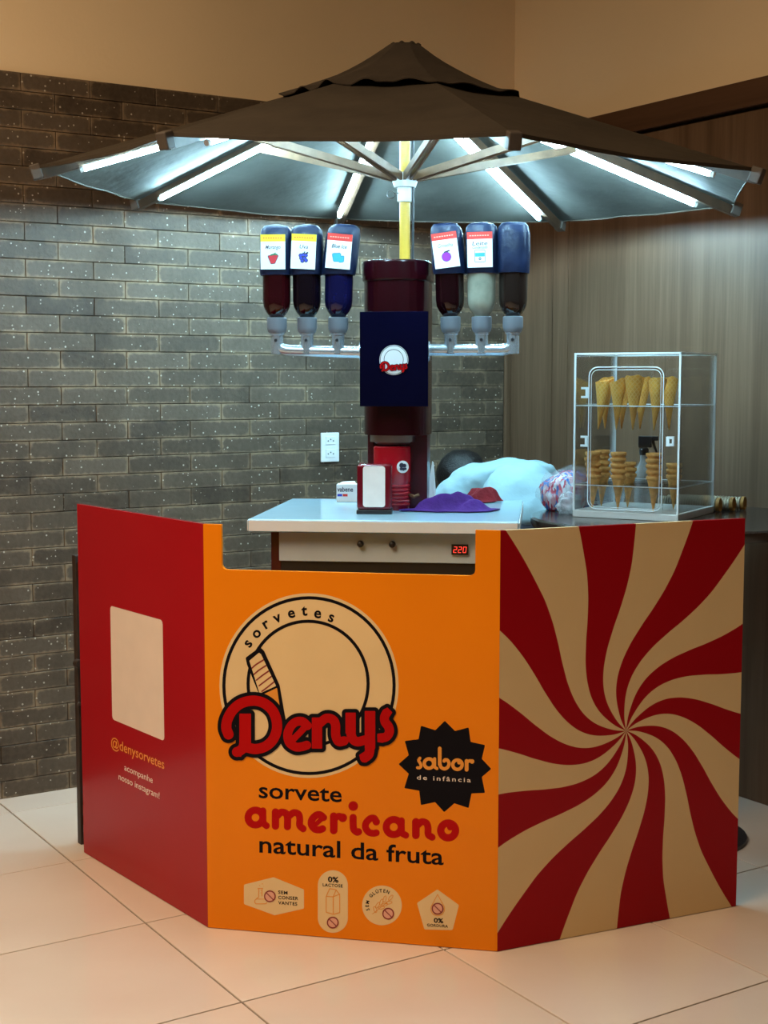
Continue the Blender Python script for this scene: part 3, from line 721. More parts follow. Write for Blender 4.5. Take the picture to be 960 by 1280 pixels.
for i, c in enumerate('SEM GLÚTEN'):
    a = 196-(196-66)*i/9
    if c != ' ': lt.append(glyph_at(c, (477.5+18.6*math.cos(R(a)), 1131.7-18.6*math.sin(R(a))), a-90, 4.4, .02, .73, .95))
flat_obj('badge_lettering', join2(lt), fM, M['black_print'], p_mid, 2*LAY)
lt = join2([T('0%', (542.3, 1153), (554.2, 1153.8), 6.0, 1, .03), T('GORDURA', (533.8, 1157.7), (560, 1159.4), 3.5)])
flat_obj('badge_lettering', lt, fM, M['black_print'], p_mid, 2*LAY)
# ---- left panel
qc = [fL(p) for p in ((138.4, 757.4), (203.4, 775), (205.4, 925), (140, 900))]
qx0, qx1 = (qc[0][0]+qc[3][0])/2, (qc[1][0]+qc[2][0])/2; qz0, qz1 = (qc[2][1]+qc[3][1])/2, (qc[0][1]+qc[1][1])/2
flat_obj('blank_square', sdf_mesh([('p', [(qx0+.012, qz0+.012), (qx1-.012, qz0+.012), (qx1-.012, qz1-.012), (qx0+.012, qz1-.012)], .012)], .006), lambda p: p, M['ink_pale'], p_left, LAY, 'pale rounded square')
flat_obj('lettering', text_map(None, (139, 933), (205.4, 961.5), '@denysorvetes', 9.6, .006), fL, M['ink_orange'], p_left, LAY, 'orange handle lettering')
flat_obj('lettering', text_map(None, (155.5, 962.5), (191, 979), 'acompanhe', 6.2, .004), fL, M['ink_pale'], p_left, LAY, 'white acompanhe lettering')
flat_obj('lettering', text_map(None, (148.4, 974), (199.5, 998.5), 'nosso instagram!', 6.2, .004), fL, M['ink_pale'], p_left, LAY, 'white nosso instagram lettering')

# ================================================================== CART WITH WHITE TOP
CT = 1.10
Cc = Vector((.034, 4.387, 0)); CY = R(-6.5)
CWX, CWY = .782, .72
cart = thing('serving_cart', 'white-topped serving cart with knobs and red voltage display behind orange panel', 'cart', (Cc.x, Cc.y, 0), CY)
obj('countertop', MB().box((0, 0, CT-.019), (CWX, CWY, .038)), M['laminate'], cart, bevel=.005)
for sx_, dims in ((0, (CWX-.008, .0016, .030)),):
    obj('edge_band', MB().box((0, -CWY/2-.0004, CT-.0195), dims), M['edge_white'], cart)
obj('edge_band', MB().box((CWX/2+.0004, 0, CT-.0195), (.0016, CWY-.008, .030)), M['edge_white'], cart); obj('edge_band', MB().box((-CWX/2-.0004, 0, CT-.0195), (.0016, CWY-.008, .030)), M['edge_white'], cart)
ap = obj('apron', MB().box((.02, -CWY/2+.045, CT-.082), (CWX-.13, .012, .088)), M['apron'], cart, bevel=.002)
for x in (462, 502):
    P = W(x, 681, 4.05); lx = (P.x-Cc.x)/math.cos(CY)+.01
    k = obj('knob', MB().lathe([(.0095, 0), (.0095, .010), (.007, .016), (.003, .018)], 16, (lx, -CWY/2+.039, P.z), Matrix.Rotation(R(90), 3, 'X')), M['dark_plastic'], ap, smooth=40)
dx = .222; dz = W(580, 688, 4.02).z
dp = obj('display', MB().box((dx, -CWY/2+.036, dz), (.048, .008, .030)), M['dark_plastic'], ap)
m7 = mat('lit red digits', (.5, .02, .01), .4, emit=(1, .05, .03), estr=3)
segs = {'2': 'abged', '0': 'abcdef'}
coords = {'a': ((0, 2), (1, 2)), 'b': ((1, 2), (1, 1)), 'c': ((1, 1), (1, 0)), 'd': ((0, 0), (1, 0)), 'e': ((0, 0), (0, 1)), 'f': ((0, 1), (0, 2)), 'g': ((0, 1), (1, 1))}
dg = MB()
for i, ch in enumerate('220'):
    for s in segs[ch]:
        (xa, za), (xb, zb) = coords[s]
        f = lambda x, z: (dx-.018+i*.0135+x*.008+z*.001, -CWY/2+.0315, dz-.008+z*.008)
        dg.bar(f(xa, za), f(xb, zb), .001, .0017, (0, 1, 0))
obj('digits', dg, m7, dp, smooth=None)
for sx in (-1, 1):
    for sy in (-1, 1):
        obj('leg', MB().box((sx*(CWX/2-.075), sy*(CWY/2-.06), (CT-.038)/2), (.03, .03, CT-.038)), M['maroon'], cart, bevel=.002)
obj('lower_rail', MB().box((.0, -CWY/2+.055, CT-.150), (CWX-.18, .02, .046)), M['dark_plastic'], cart)
obj('shelf', MB().box((0, 0, .25), (CWX-.13, CWY-.1, .02)), M['maroon'], cart)
obj('back_board', MB().box((0, CWY/2-.06, .62), (CWX-.18, .012, .72)), M['maroon'], cart)

# ================================================================== UMBRELLA
UC = Vector((.066, 4.546, 0)); UZ, UR, UROT = 2.11, 1.126, R(12.4); UAP = 2.520
umb = thing('parasol', 'large brown octagonal canvas parasol with lit white tubes under its ribs', 'parasol', (UC.x, UC.y, 0))
def upt(a, t, dz=0):
    """point on the parasol at angle a, radius fraction t (0 apex, 1 rim corner circle)"""
    x, y = UR*t*math.cos(a), UR*t*math.sin(a)
    z = UAP-.03+(UZ-UAP+.03)*t+(-.027*x+.016*y)+dz
    return Vector((x, y, z))
for k in range(8):
    a0, a1_ = UROT+k*math.pi/4, UROT+(k+1)*math.pi/4
    mb = MB(); n, m = 14, 10; vs = []
    for i in range(n+1):
        t = .05+(1.0-.05)*i/n
        for j in range(m+1):
            s = j/m; p = upt(a0, t).lerp(upt(a1_, t), s)
            sag = 4*s*(1-s)
            q = p*1.0; f = 1-.012*sag*t; q.x *= f; q.y *= f
            wr = mnoise.noise(Vector((p.x*4, p.y*4, k*3.1)))*.006+mnoise.noise(Vector((p.x*13, p.y*13, k*1.7)))*.003
            q.z += -.020*sag*t*(1.2-t)*2+wr*sag
            vs.append(q)
    fs = [(i*(m+1)+j, i*(m+1)+j+1, (i+1)*(m+1)+j+1, (i+1)*(m+1)+j) for i in range(n) for j in range(m)]
    o = obj('canopy_panel', mb.add(vs, fs), [M['canopy'], M['canopy_lit']], umb, smooth=60)
    if o.data.polygons[0].normal.z < 0: o.data.flip_normals()
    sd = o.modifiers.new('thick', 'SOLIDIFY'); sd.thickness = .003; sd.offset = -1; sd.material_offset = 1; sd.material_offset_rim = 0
    # hem
    h = MB(); pts = [vs[n*(m+1)+j] for j in range(m+1)]
    h.add([p+Vector((0, 0, .003)) for p in pts]+[p*1+Vector((0, 0, -.007)) for p in pts], [(j, j+1, m+2+j, m+1+j) for j in range(m)])
    ho = obj('hem', h, M['canopy'], o, smooth=60); sd = ho.modifiers.new('thick', 'SOLIDIFY'); sd.thickness = .003; sd.offset = 0
# vent cap with scalloped edge
mb = MB(); NA = 192; vs = []; rows = 9
for i in range(rows+1):
    t = i/rows
    for j in range(NA):
        a = UROT+2*math.pi*j/NA; sec = (j % 24)/24; oc = math.cos(math.pi/8)/math.cos(math.pi/4*sec-math.pi/8)
        rad = .07+(.40-.07)*t
        if t == 0: rad = .05
        z = UAP+.022-(.128*(t**.6)+.055*t)
        x, y = rad*oc*math.cos(a), rad*oc*math.sin(a)
        sc2 = max(0, t-.75)/.25
        wv = max(-.4, math.sin(a*16+1.2*math.sin(a*3)))*.010*sc2+mnoise.noise(Vector((x*9, y*9, 4)))*.010*t
        base = upt(a, min(1, rad/UR)).z if False else UAP-.03+(UZ-UAP+.03)*rad/UR
        z = max(z, base+.010)+wv-.027*x+.016*y
        vs.append((x, y, z))
fs = [(i*NA+j, i*NA+(j+1) % NA, (i+1)*NA+(j+1) % NA, (i+1)*NA+j) for i in range(rows) for j in range(NA)]+[tuple(range(NA-1, -1, -1))]
o = obj('vent_cap', mb.add(vs, fs), M['canopy_cap'], umb, smooth=50); sd = o.modifiers.new('thick', 'SOLIDIFY'); sd.thickness = .003
crown = MB()
for j in range(8):
    a = UROT+j*math.pi/4+.3; crown.lathe([(.010, 0), (.009, .004), (.003, .008)], 8, (.042*math.cos(a), .042*math.sin(a), UAP+.019))
obj('crown_gathers', crown, M['canopy_cap'], umb, smooth=40)
HUBZ = 2.135
for k in range(8):
    a = UROT+k*math.pi/4; d = Vector((math.cos(a), math.sin(a), 0)); sd_ = Vector((-math.sin(a), math.cos(a), 0))
    p0, p1 = upt(a, .05, -.028), upt(a, 1.0, -.026)
    rib = obj('rib', MB().bar(p0, p1, .018, .030), M['rib'], umb)
    q0, q1 = upt(a, .99, -.016), upt(a, 1.018, -.016)
    obj('rib_pocket', MB().bar(q0, q1, .034, .044), M['pocket'], rib, bevel=.004)
    # strut from runner
    s0 = Vector((d.x*.035, d.y*.035, HUBZ)); s1 = upt(a, .50, -.045)
    obj('strut', MB().bar(s0+sd_*.010, s1+sd_*.010, .008, .024).bar(s0-sd_*.010, s1-sd_*.010, .008, .024), M['strut'], umb)
    # lit tube
    side = sd_*.024
    t0, t1 = upt(a, .30, -.052)+side, upt(a, .88, -.050)+side
    tb = obj('light_tube', MB().cyl(t0, t1, .0075, 12), M['led'], umb, smooth=40)
    dd = (t1-t0).normalized()
    obj('tube_back', MB().bar(t0+Vector((0, 0, .0095)), t1+Vector((0, 0, .0095)), .019, .004), M['white_plastic'], tb)
    obj('tube_cap', MB().cyl(t0-dd*.012, t0, .0085, 10), M['white_plastic'], tb); obj('tube_cap', MB().cyl(t1, t1+dd*.012, .0085, 10), M['white_plastic'], tb)
obj('pole', MB().lathe([(.017, .05), (.017, 2.46)], 18), M['pole'], umb, smooth=40)
obj('runner', MB().lathe([(.024, HUBZ-.075), (.024, HUBZ-.03), (.034, HUBZ-.03), (.040, HUBZ-.012), (.040, HUBZ+.012), (.02, HUBZ+.016)], 20), M['white_plastic'], umb, smooth=30)
pin = [(-.024-.02*abs(math.sin(t)) if False else -.045+.012*math.cos(t), -.015, HUBZ-.055+.012*math.sin(t)) for t in [i*math.pi/6 for i in range(12)]]
obj('locking_pin', MB().tube([(-.02, -.015, HUBZ-.05), (-.033, -.015, HUBZ-.052)]+pin, .0022, 6), M['steel'], umb, smooth=40)
obj('power_cable', MB().tube([(.024, -.012, 2.42), (.026, -.012, 2.1), (.024, -.012, 1.7), (.026, .0, 1.2)], .004, 8), M['dark_plastic'], umb, smooth=60)
obj('top_hub', MB().lathe([(.03, 2.45), (.06, 2.46), (.06, 2.50), (.03, 2.51)], 20), M['rib'], umb, smooth=30)
obj('base', MB().lathe([(.22, 0), (.22, .03), (.18, .05), (.03, .06), (.03, .25), (.018, .25)], 32), M['dark_plastic'], umb, smooth=30)

# ================================================================== ICE CREAM MACHINE
MY = 4.40
mc = W(496, 440, MY); MYAW = R(-7)
mach = thing('ice_cream_machine', 'tall maroon syrup ice cream machine with navy front plate on the white countertop', 'machine', (mc.x, MY, CT), MYAW)
zz = lambda y, Y=MY: W(496, y, Y).z-CT
def dsec(r, back, n=20, x0=0):
    pts = [(r*math.cos(a)+x0, r*math.sin(a)) for a in [math.pi+math.pi*i/n for i in range(n+1)]]
    return pts+[(r+x0, back), (-r+x0, back)]
RAD = .1005
zt, zc_, zb = zz(327), zz(353), zz(543)
obj('column', MB().prism(dsec(RAD, .095), zb, zt-.02), M['machine'], mach, smooth=30)
obj('lid', MB().prism(dsec(RAD+.006, .101), zc_, zt), M['machine'], mach, bevel=.008, seg=3)
obj('collar', MB().lathe([(.070, zb-.022), (.070, zb), ], 32, (-.012, -.005, 0)).lathe([(.050, zb-.03), (.058, zb-.022)], 24, (-.012, -.005, 0)), M['steel'], mach, smooth=30)
obj('stand_column', MB().box((.052, .045, zb/2), (.088, .10, zb)).box((-.085, .06, zb/2), (.02, .07, zb)).box((0, .085, zb/2), (.19, .02, zb)), M['maroon'], mach, bevel=.004)
zg = zz(557)
cup = MB(); prof = [(.052, 0)]
for i in range(6): z = .012+i*.0115; prof += [(.0555, z), (.0575, z+.003), (.0575, z+.007), (.0545, z+.010)]
prof += [(.0575, .09), (.0585, zg-.004), (.055, zg)]
cupo = obj('dispensing_body', MB().lathe(prof, 28, (-.012, -.012, 0), sq=2.6), M['bright_red'], mach, smooth=35)
obj('sticker', MB().lathe([(.019, 0), (.019, .0012)], 24, (.026, -.066, zg-.062), Matrix.Rotation(R(22), 3, 'Z') @ Matrix.Rotation(R(90), 3, 'X')), M['paper'], cupo)
ms = Matrix.Rotation(R(22), 4, 'Z')
stk = MB()
for (x, z, r) in ((-.004, .005, .0075), (.005, .004, .006), (-.005, -.006, .005), (.002, -.007, .005), (.008, -.006, .004)):
    p = ms @ Vector((x, -.0014, z)); stk.lathe([(r, 0), (r, .0006)], 14, (.026+p.x, -.066+p.y, zg-.062+p.z), Matrix.Rotation(R(22), 3, 'Z') @ Matrix.Rotation(R(90), 3, 'X'))
obj('sticker_print', stk, M['ink_dark'], cupo)
obj('lever', MB().tube([(.045, -.03, .045), (.062, -.055, .042), (.075, -.05, .048)], .006, 8), M['strut'], mach, smooth=40)
obj('side_guard', MB().add([(.100, .0, 0), (.118, .02, 0), (.119, .03, .06), (.113, .02, .145), (.109, .02, .148), (.102, .01, .10),
                            (.100, .006, 0), (.118, .026, 0), (.119, .036, .06), (.113, .026, .145), (.109, .026, .148), (.102, .016, .10)],
                           [(0,1,2,3,4,5), (11,10,9,8,7,6), (0,6,7,1), (1,7,8,2), (2,8,9,3), (3,9,10,4), (4,10,11,5), (5,11,6,0)]), M['white_plastic'], mach)
# navy plate
PY = -.135; fy = MY+PY*math.cos(MYAW)
zp0, zp1 = W(492, 508, fy).z-CT, W(492, 389.5, fy).z-CT
wpl = 85/FPX*fy/math.cos(MYAW); xpl = (W(492.5, 440, fy).x-mc.x)+math.sin(MYAW)*PY
plate = obj('front_plate', MB().box((xpl, PY, (zp0+zp1)/2), (wpl, .006, zp1-zp0)), M['navy'], mach, bevel=.001, seg=1)
obj('plate_bracket', MB().box((xpl, PY+.02, (zp0+zp1)/2), (wpl*.5, .036, .12)), M['maroon'], mach)
lcz = W(492, 450, fy).z-CT; sc3 = .0435/112.5
lf = lambda p: (xpl+(p[0]-386.3)*sc3, lcz-(p[1]-857)*sc3)
logo(plate, lf, True, -PY+.003)
# pipes
pz = zz(438); px_ = lambda x, Y=MY: (W(x, 438, Y).x-mc.x)
bx = {}
for side, xs in ((-1, (348, 386, 425)), (1, (565, 603, 641))):
    e = px_(xs[0] if side < 0 else xs[2]); st = -.095 if side < 0 else .095
    yo = -.05
    P = [(st, yo, pz-.008 if side < 0 else pz), (e-side*.03, yo, pz), (e-side*.012, yo, pz+.004), (e-side*.002, yo, pz+.014), (e, yo, pz+.03), (e, yo, pz+.052)]
    pp = obj('pipe', MB().tube(P, .018, 14), M['chrome'], mach, smooth=50)
    obj('pipe_flange', MB().cyl((st, yo, pz-.004), (st+side*.012, yo, pz-.004), .03, 18), M['chrome'], pp, smooth=40)
    for x in xs:
        q = px_(x); bx[x] = q
        obj('pipe_socket', MB().lathe([(.0195, pz-.012), (.0195, pz+.045), (.023, pz+.047), (.023, pz+.054), (.014, pz+.056)], 18, (q, yo, 0)), M['chrome'], pp, smooth=30)
        obj('socket_screw', MB().cyl((q, yo-.0195, pz+.03), (q, yo-.023, pz+.03), .005, 8), M['dark_plastic'], pp)
# ---- bottles
def sleeve_jit(seed, amp):
    def f(p):
        n = mnoise.noise_vector(Vector((p.x*28, p.y*28, p.z*22+seed*7.3)))
        return p+Vector((n.x, n.y, n.z*.6))*amp
    return f
def make_bottle(x, label, syrup, tilt, sl_w=1.0, sl_tilt=0, card=None, cardrot=0, name='', icon=None, syrup_mix=None):
    q = bx[x]; yo = -.05
    wp = Matrix.Rotation(MYAW, 3, 'Z') @ Vector((q, yo, 0)) + Vector((mc.x, MY, 0))
    t = thing('syrup_bottle', label, 'bottle', (wp.x, wp.y, CT+pz+.050), 0, 'upturned syrup bottles on the chrome pipes')
    t.rotation_euler = (0, R(tilt), R(-3))
    obj('cap', MB().lathe([(.020, 0), (.027, .006), (.0305, .018), (.0305, .048), (.028, .050)], 24), M['grey_plastic'], t, smooth=35)
    prof = [(.020, .046), (.024, .056), (.0265, .058), (.034, .068), (.0405, .082), (.0430, .100), (.0435, .20), (.043, .29), (.036, .312), (.012, .318)]
    obj('glass', MB().lathe(prof, 28), syrup, t, smooth=50)
    sp_ = [(.0475, .178), (.0490, .185), (.0495, .24), (.0495, .295), (.045, .316), (.036, .326), (.016, .330)]
    mb = MB().lathe(sp_, 32, sq=3.2, jit=sleeve_jit(x*.37, .0032))
    sl = obj('sleeve', mb, M['sleeve'], t, smooth=60)
    for v in sl.data.vertices:
        v.co.x *= sl_w; v.co.x += (v.co.z-.18)*math.tan(R(sl_tilt))
    if card:
        band, lines = card
        cx, cz = 0+(.25-.18)*math.tan(R(sl_tilt)), .245
        cd = bpy.data.objects.new('label_card', None)
        hw, hh = .0375, .052
        me = MB().box((0, 0, 0), (2*hw, .0015, 2*hh)).mesh('label_card'); me.materials.append(M['paper'])
        cd = bpy.data.objects.new('label_card', me); COL.objects.link(cd); cd.parent = t
        cd.location = (cx-.004 if x < 500 else cx-.006, -.0545, cz); cd.rotation_euler = (0, R(cardrot), 0)
        fid = lambda p: p
        flat_obj('band', ([(-hw, hh-.021), (hw, hh-.021), (hw, hh), (-hw, hh)], [[0, 1, 2, 3]]), fid, M[band], cd, .0012)
        flat_obj('band_print', ([(-hw*.8+i*.0075+dxy[0], hh-.012+dxy[1]) for i in range(8) for dxy in ((0, 0), (.005, 0), (.005, .003), (0, .003))], [[4*i, 4*i+1, 4*i+2, 4*i+3] for i in range(8)]), fid, M['card_red'] if band == 'yellow' else M['ink_pink'], cd, .0016)
        for i, ln in enumerate(lines):
            V, F = glyphs(ln, .008); x0 = min(v[0] for v in V); x1 = max(v[0] for v in V); w = .045 if len(ln) > 4 else .026; s = w/(x1-x0); s2 = min(s*1.25, .0165)
            flat_obj('lettering', ([((v[0]-(x0+x1)/2)*s+v[1]*s2*.2, v[1]*s2+.013-i*.010-(0 if len(lines) > 1 else .004)) for v in V], F), fid, M['ink_dark'], cd, .0012)
        if icon:
            for prims, mm, ly in icon: flat_obj('fruit_icon', sdf_mesh(prims, .0008 if False else .0010), fid, M[mm], cd, .0012+ly*.0004)
    return t
def bl(c, r): return ('c', c, r)
ic_straw = [([('p', [(-.012, -.014), (.013, -.012), (.004, -.032), (-.004, -.033)], .004)], 'ink_dark', 0), ([('p', [(-.011, -.014), (.012, -.012), (.004, -.031), (-.004, -.032)], .0028)], 'ink_berry', 1), ([('l', [(-.006, -.010), (.003, -.007), (.012, -.008)], .0022), ('l', [(.003, -.008), (.008, -.003)], .0014)], 'ink_green', 2)]
ic_grape = [([bl((x, z), .0062) for x, z in ((-.008, -.012), (0, -.010), (.008, -.011), (-.006, -.020), (.004, -.020), (-.002, -.028), (.009, -.026))]+[('l', [(0, -.008), (.004, -.001)], .0018), ('l', [(.006, -.007), (.013, -.003)], .0025)], 'ink_dark', 0), ([bl((x, z), .0040) for x, z in ((-.008, -.012), (0, -.010), (.008, -.011), (-.006, -.020), (.004, -.020), (-.002, -.028), (.009, -.026))], 'ink_blue', 1)]
ic_ice = [([('p', [(-.014, -.012), (.002, -.010), (.004, -.026), (-.010, -.027)], .0055), ('p', [(.004, -.018), (.014, -.016), (.014, -.028), (.006, -.030)], .004)], 'ink_blue', 0), ([('p', [(-.014, -.012), (.002, -.010), (.004, -.026), (-.010, -.027)], .0042), ('p', [(.004, -.018), (.014, -.016), (.014, -.028), (.006, -.030)], .0028)], 'ink_cyan', 1)]
ic_plum = [([bl((0, -.020), .0145), ('l', [(-.004, -.006), (.010, -.003)], .0022)], 'ink_dark', 0), ([bl((0, -.020), .0128)], 'ink_purple', 1)]
ic_can = [([('p', [(-.013, -.004), (.013, -.004), (.013, -.034), (-.013, -.034)], .003)], 'ink_dark', 0), ([('p', [(-.013, -.004), (.013, -.004), (.013, -.034), (-.013, -.034)], .0016)], 'paper', 1), ([('p', [(-.0125, -.011), (.0125, -.011), (.0125, -.019), (-.0125, -.019)], .0016)], 'ink_cyan', 2), ([('r', (0, -.027), .0028, .0012)], 'ink_dark', 2)]
make_bottle(348, 'upturned dark red syrup bottle with yellow-banded strawberry card', m_syrup('strawberry syrup', (.035, .002, .004)), 0, card=('yellow', ['Morango']), icon=ic_straw)
make_bottle(386, 'upturned black syrup bottle with yellow-banded grape card', m_syrup('grape syrup', (.006, .003, .007)), 0, card=('yellow', ['Uva']), cardrot=3, icon=ic_grape)
make_bottle(425, 'upturned blue syrup bottle with red-banded ice cube card', m_syrup('blue syrup', (.006, .007, .055)), 1.0, 1.06, 6, card=('card_red', ['Blue Ice']), cardrot=4, icon=ic_ice)
make_bottle(565, 'upturned dark wine syrup bottle with tilted red-banded plum card', m_syrup('plum syrup', (.014, .002, .004)), -1.5, card=('card_red', ['Groselha']), cardrot=-6, sl_tilt=-3, icon=ic_plum)
make_bottle(603, 'upturned bottle of cream-white syrup with red-banded milk can card', m_syrup('condensed milk', (.42, .42, .33)), -.5, card=('card_red', ['Leite', 'Condensado']), cardrot=-1, icon=ic_can)
make_bottle(641, 'upturned brown syrup bottle in plain blue sleeve without a card', m_syrup('chocolate syrup', (.020, .012, .010)), 0)

# ================================================================== SMALL THINGS ON THE CART
# napkin holder
np_ = G(468.5, 643, CT)
nh = thing('napkin_holder', 'dark red napkin dispenser with white napkin face and black base', 'napkin holder', (np_.x, np_.y+.045, CT), R(-3))
obj('body', MB().box((0, 0, .081), (.104, .085, .138)), M['maroon'] if False else mat('dark red plastic', (.13, .003, .010), .2, coat=.4, var=.06), nh, bevel=.010, seg=3)
obj('base', MB().box((0, 0, .0065), (.106, .088, .013)), M['dark_plastic'], nh, bevel=.002)
nf = MB(); rp_ = [(x, z) for c, a in (((.025, .053), 0), ((-.025, .053), 90), ((-.025, -.053), 180), ((.025, -.053), 270)) for x, z in fillet(c, .008, a, a+90, 4)]
n_ = len(rp_); nf.add([(x, -.0445, z+.083) for x, z in rp_]+[(x, -.040, z+.083) for x, z in rp_], [tuple(range(n_))]+[(i, (i+1) % n_, n_+(i+1) % n_, n_+i) for i in range(n_)])
obj('napkins', nf, M['napkin'], nh)
# small box
bp_ = G(434, 627.5, CT)
sb = thing('carton', 'small white carton with dark lettering behind the napkin dispenser', 'box', (bp_.x+.012, bp_.y+.03, CT), R(-4))
bo = obj('body', MB().box((0, 0, .029), (.092, .05, .058)), M['paper'], sb, bevel=.0015, seg=1)
obj('flap', MB().add([(-.04, -.02, .0585), (.02, -.022, .0585), (.01, .02, .066), (-.03, .02, .064), (-.04, -.02, .0578), (.02, -.022, .0578), (.01, .02, .0653), (-.03, .02, .0633)], [(0,1,2,3), (7,6,5,4), (0,4,5,1), (1,5,6,2), (2,6,7,3), (3,7,4,0)]), M['paper'], sb)
V, F = glyphs('vabene', .02); w_ = max(v[0] for v in V); flat_obj('lettering', ([(v[0]/w_*.052-.043, v[1]*.022+.034) for v in V], F), lambda p: p, M['ink_dark'], bo, .0256)
flat_obj('print_block', ([(-.043, .018), (-.027, .018), (-.027, .026), (-.043, .026)], [[0,1,2,3]]), lambda p: p, M['ink_blue'], bo, .0256)
flat_obj('print_block', ([(-.025, .018), (-.009, .018), (-.009, .026), (-.025, .026)], [[0,1,2,3]]), lambda p: p, M['card_red'], bo, .0256)
# cloths
def cloth(name, label, mt, c, lx, ly, h, rot, seed, lobes):
    rnd = random.Random(int(seed*10)); rid = []
    for k in range(11):
        a = rnd.uniform(0, 6.28); q = rnd.uniform(0, .62); cx, cy = q*lx*math.cos(a), q*ly*math.sin(a)
        d = rnd.uniform(-.7, .7); ln = rnd.uniform(.25, .5)*lx
        rid.append((cx-ln*math.cos(d), cy-ln*.7*math.sin(d), cx+ln*math.cos(d), cy+ln*.7*math.sin(d), rnd.uniform(.16, .30)*ly+.006, rnd.uniform(.45, 1.0)))
    n, m = 72, 52; vs = []
    for i in range(n+1):
        for j in range(m+1):
            u, v = 2*i/n-1, 2*j/m-1
            a = math.atan2(v, u); rad = max(abs(u), abs(v))
            k = 1+.20*math.sin(lobes*a+seed)+.30*mnoise.noise(Vector((math.cos(a)*1.8, math.sin(a)*1.8, seed)))
            if math.cos(a) < -.75: k *= 1+.25*(-math.cos(a)-.75)/.25
            x, y = rad*math.cos(a)*lx*k, rad*math.sin(a)*ly*k
            env = min(1, max(0, 1-rad**3)*1.5)
            zs = [0.0]
            for x0, y0, x1, y1, w, hh in rid:
                ex, ey = x1-x0, y1-y0; t = min(1, max(0, ((x-x0)*ex+(y-y0)*ey)/(ex*ex+ey*ey)))
                d = math.hypot(x-x0-t*ex, y-y0-t*ey)/w
                zs.append(hh*h*math.exp(-d*d*1.3)*(.65+.35*math.sin(math.pi*t)))
            zs.sort(reverse=True); z = zs[0]+.35*zs[1]+.15*zs[2]
            z = .005+env*z+.003*mnoise.noise(Vector((x*45, y*45, seed)))*env
            vs.append((x, y, max(z, .003)))
    fs = [(i*(m+1)+j, (i+1)*(m+1)+j, (i+1)*(m+1)+j+1, i*(m+1)+j+1) for i in range(n) for j in range(m)]
    o = obj(name, MB().add(vs, fs), mt, None, (c[0], c[1], c[2]), rot, smooth=70)
    sd = o.modifiers.new('thick', 'SOLIDIFY'); sd.thickness = .002; sd.offset = -1
    return tag(o, label, 'cloth')
pc = G(567, 640, CT); cloth('cleaning_cloth', 'crumpled purple cleaning cloth on the white countertop', M['purple_cloth'], (pc.x+.010, pc.y+.035, CT), .108, .072, .042, R(4), 2.3, 2)
rc = G(604, 629, CT); cloth('cleaning_cloth', 'crumpled dark red cloth behind the purple cloth', M['red_cloth'], (rc.x+.005, rc.y+.05, CT), .072, .05, .034, R(-8), 5.1, 2)

# ================================================================== OUTLET ON BRICK WALL
def on_wall(x, y):
    r = ray(x, y); k = VW/r.dot(UV_V); P = Vector((0, 0, CAM_H))+r*k; return P.dot(UV_U), P.z
ua, za = on_wall(400, 541); ub, zb_ = on_wall(422.5, 577)
uo, zo = (ua+ub)/2, (za+zb_)/2
ol = thing('power_outlet', 'white double power outlet on the grey brick wall', 'outlet', UV_U*uo+UV_V*(VW-.002)+Vector((0, 0, zo)), RT)
pl_ = obj('plate', MB().box((0, -.004, 0), (ub-ua, .010, abs(za-zb_))), M['white_plastic'], ol, bevel=.003)
for s in (-1, 1):
    so_ = obj('socket', MB().box((0, -.010, s*.026+.002), (.046, .004, .034)), M['white_plastic'], ol, bevel=.002)
    obj('socket_holes', MB().cyl((-.012, -.0125, s*.026), (-.012, -.0115, s*.026), .0028, 10).cyl((0, -.0125, s*.026+.006), (0, -.0115, s*.026+.006), .0028, 10).cyl((.012, -.0125, s*.026), (.012, -.0115, s*.026), .0028, 10), M['dark_plastic'], so_)

# ================================================================== ROUND TABLE AND WHAT STANDS ON IT
TZ = 1.06; TC = Vector((.955, 4.57, 0))
tb = thing('bistro_table', 'tall round dark brown table behind the swirl panel', 'table', TC)
obj('table_top', MB().lathe([(.455, TZ-.038), (.472, TZ-.034), (.478, TZ-.022), (.478, TZ-.006), (.472, TZ)], 72), M['table_top'], tb, smooth=30)
obj('column', MB().lathe([(.035, .03), (.035, TZ-.04)], 20), M['dark_plastic'], tb, smooth=30)
obj('foot', MB().lathe([(.24, 0), (.24, .012), (.05, .035)], 40), M['dark_plastic'], tb, smooth=30)
# acrylic cabinet
CF = Vector((.609, 4.556, 0)); CYAW = R(-30.0); cw, cd_, chh = .352, .37, .526
cab = thing('cone_cabinet', 'clear acrylic cone cabinet with hinged door on the round table', 'cabinet', (CF.x, CF.y, TZ), CYAW)
th = .004
obj('base', MB().box((cw/2, cd_/2, .011), (cw, cd_, .022)), M['acrylic_base'], cab, bevel=.002)
def pane(c, d, name='pane'): return obj(name, MB().box(c, d), M['acrylic'], cab)
pane((th/2, cd_/2, (chh+.022)/2), (th, cd_-.008, chh-.030)); pane((cw-th/2, cd_/2, (chh+.022)/2), (th, cd_-.008, chh-.030))
pane((cw/2, cd_-th/2, (chh+.022)/2), (cw-.012, th, chh-.030)); pane((cw/2, cd_/2, chh-th/2), (cw-.010, cd_-.010, th))
E_ = .0058
def edge(a, b): return obj('edge', MB().bar(a, b, E_, E_, (0, 0, 1) if abs(a[2]-b[2]) < .1 else (1, 0, 0)), M['acrylic_lit'], cab)
e2 = E_/2
for x in (e2, cw-e2):
    for y in (e2, cd_-e2): edge((x, y, .022), (x, y, chh))
    edge((x, 0, chh-e2), (x, cd_, chh-e2))
for y in (e2, cd_-e2): edge((0, y, chh-e2), (cw, y, chh-e2))
SH1, SH2 = .358, .104
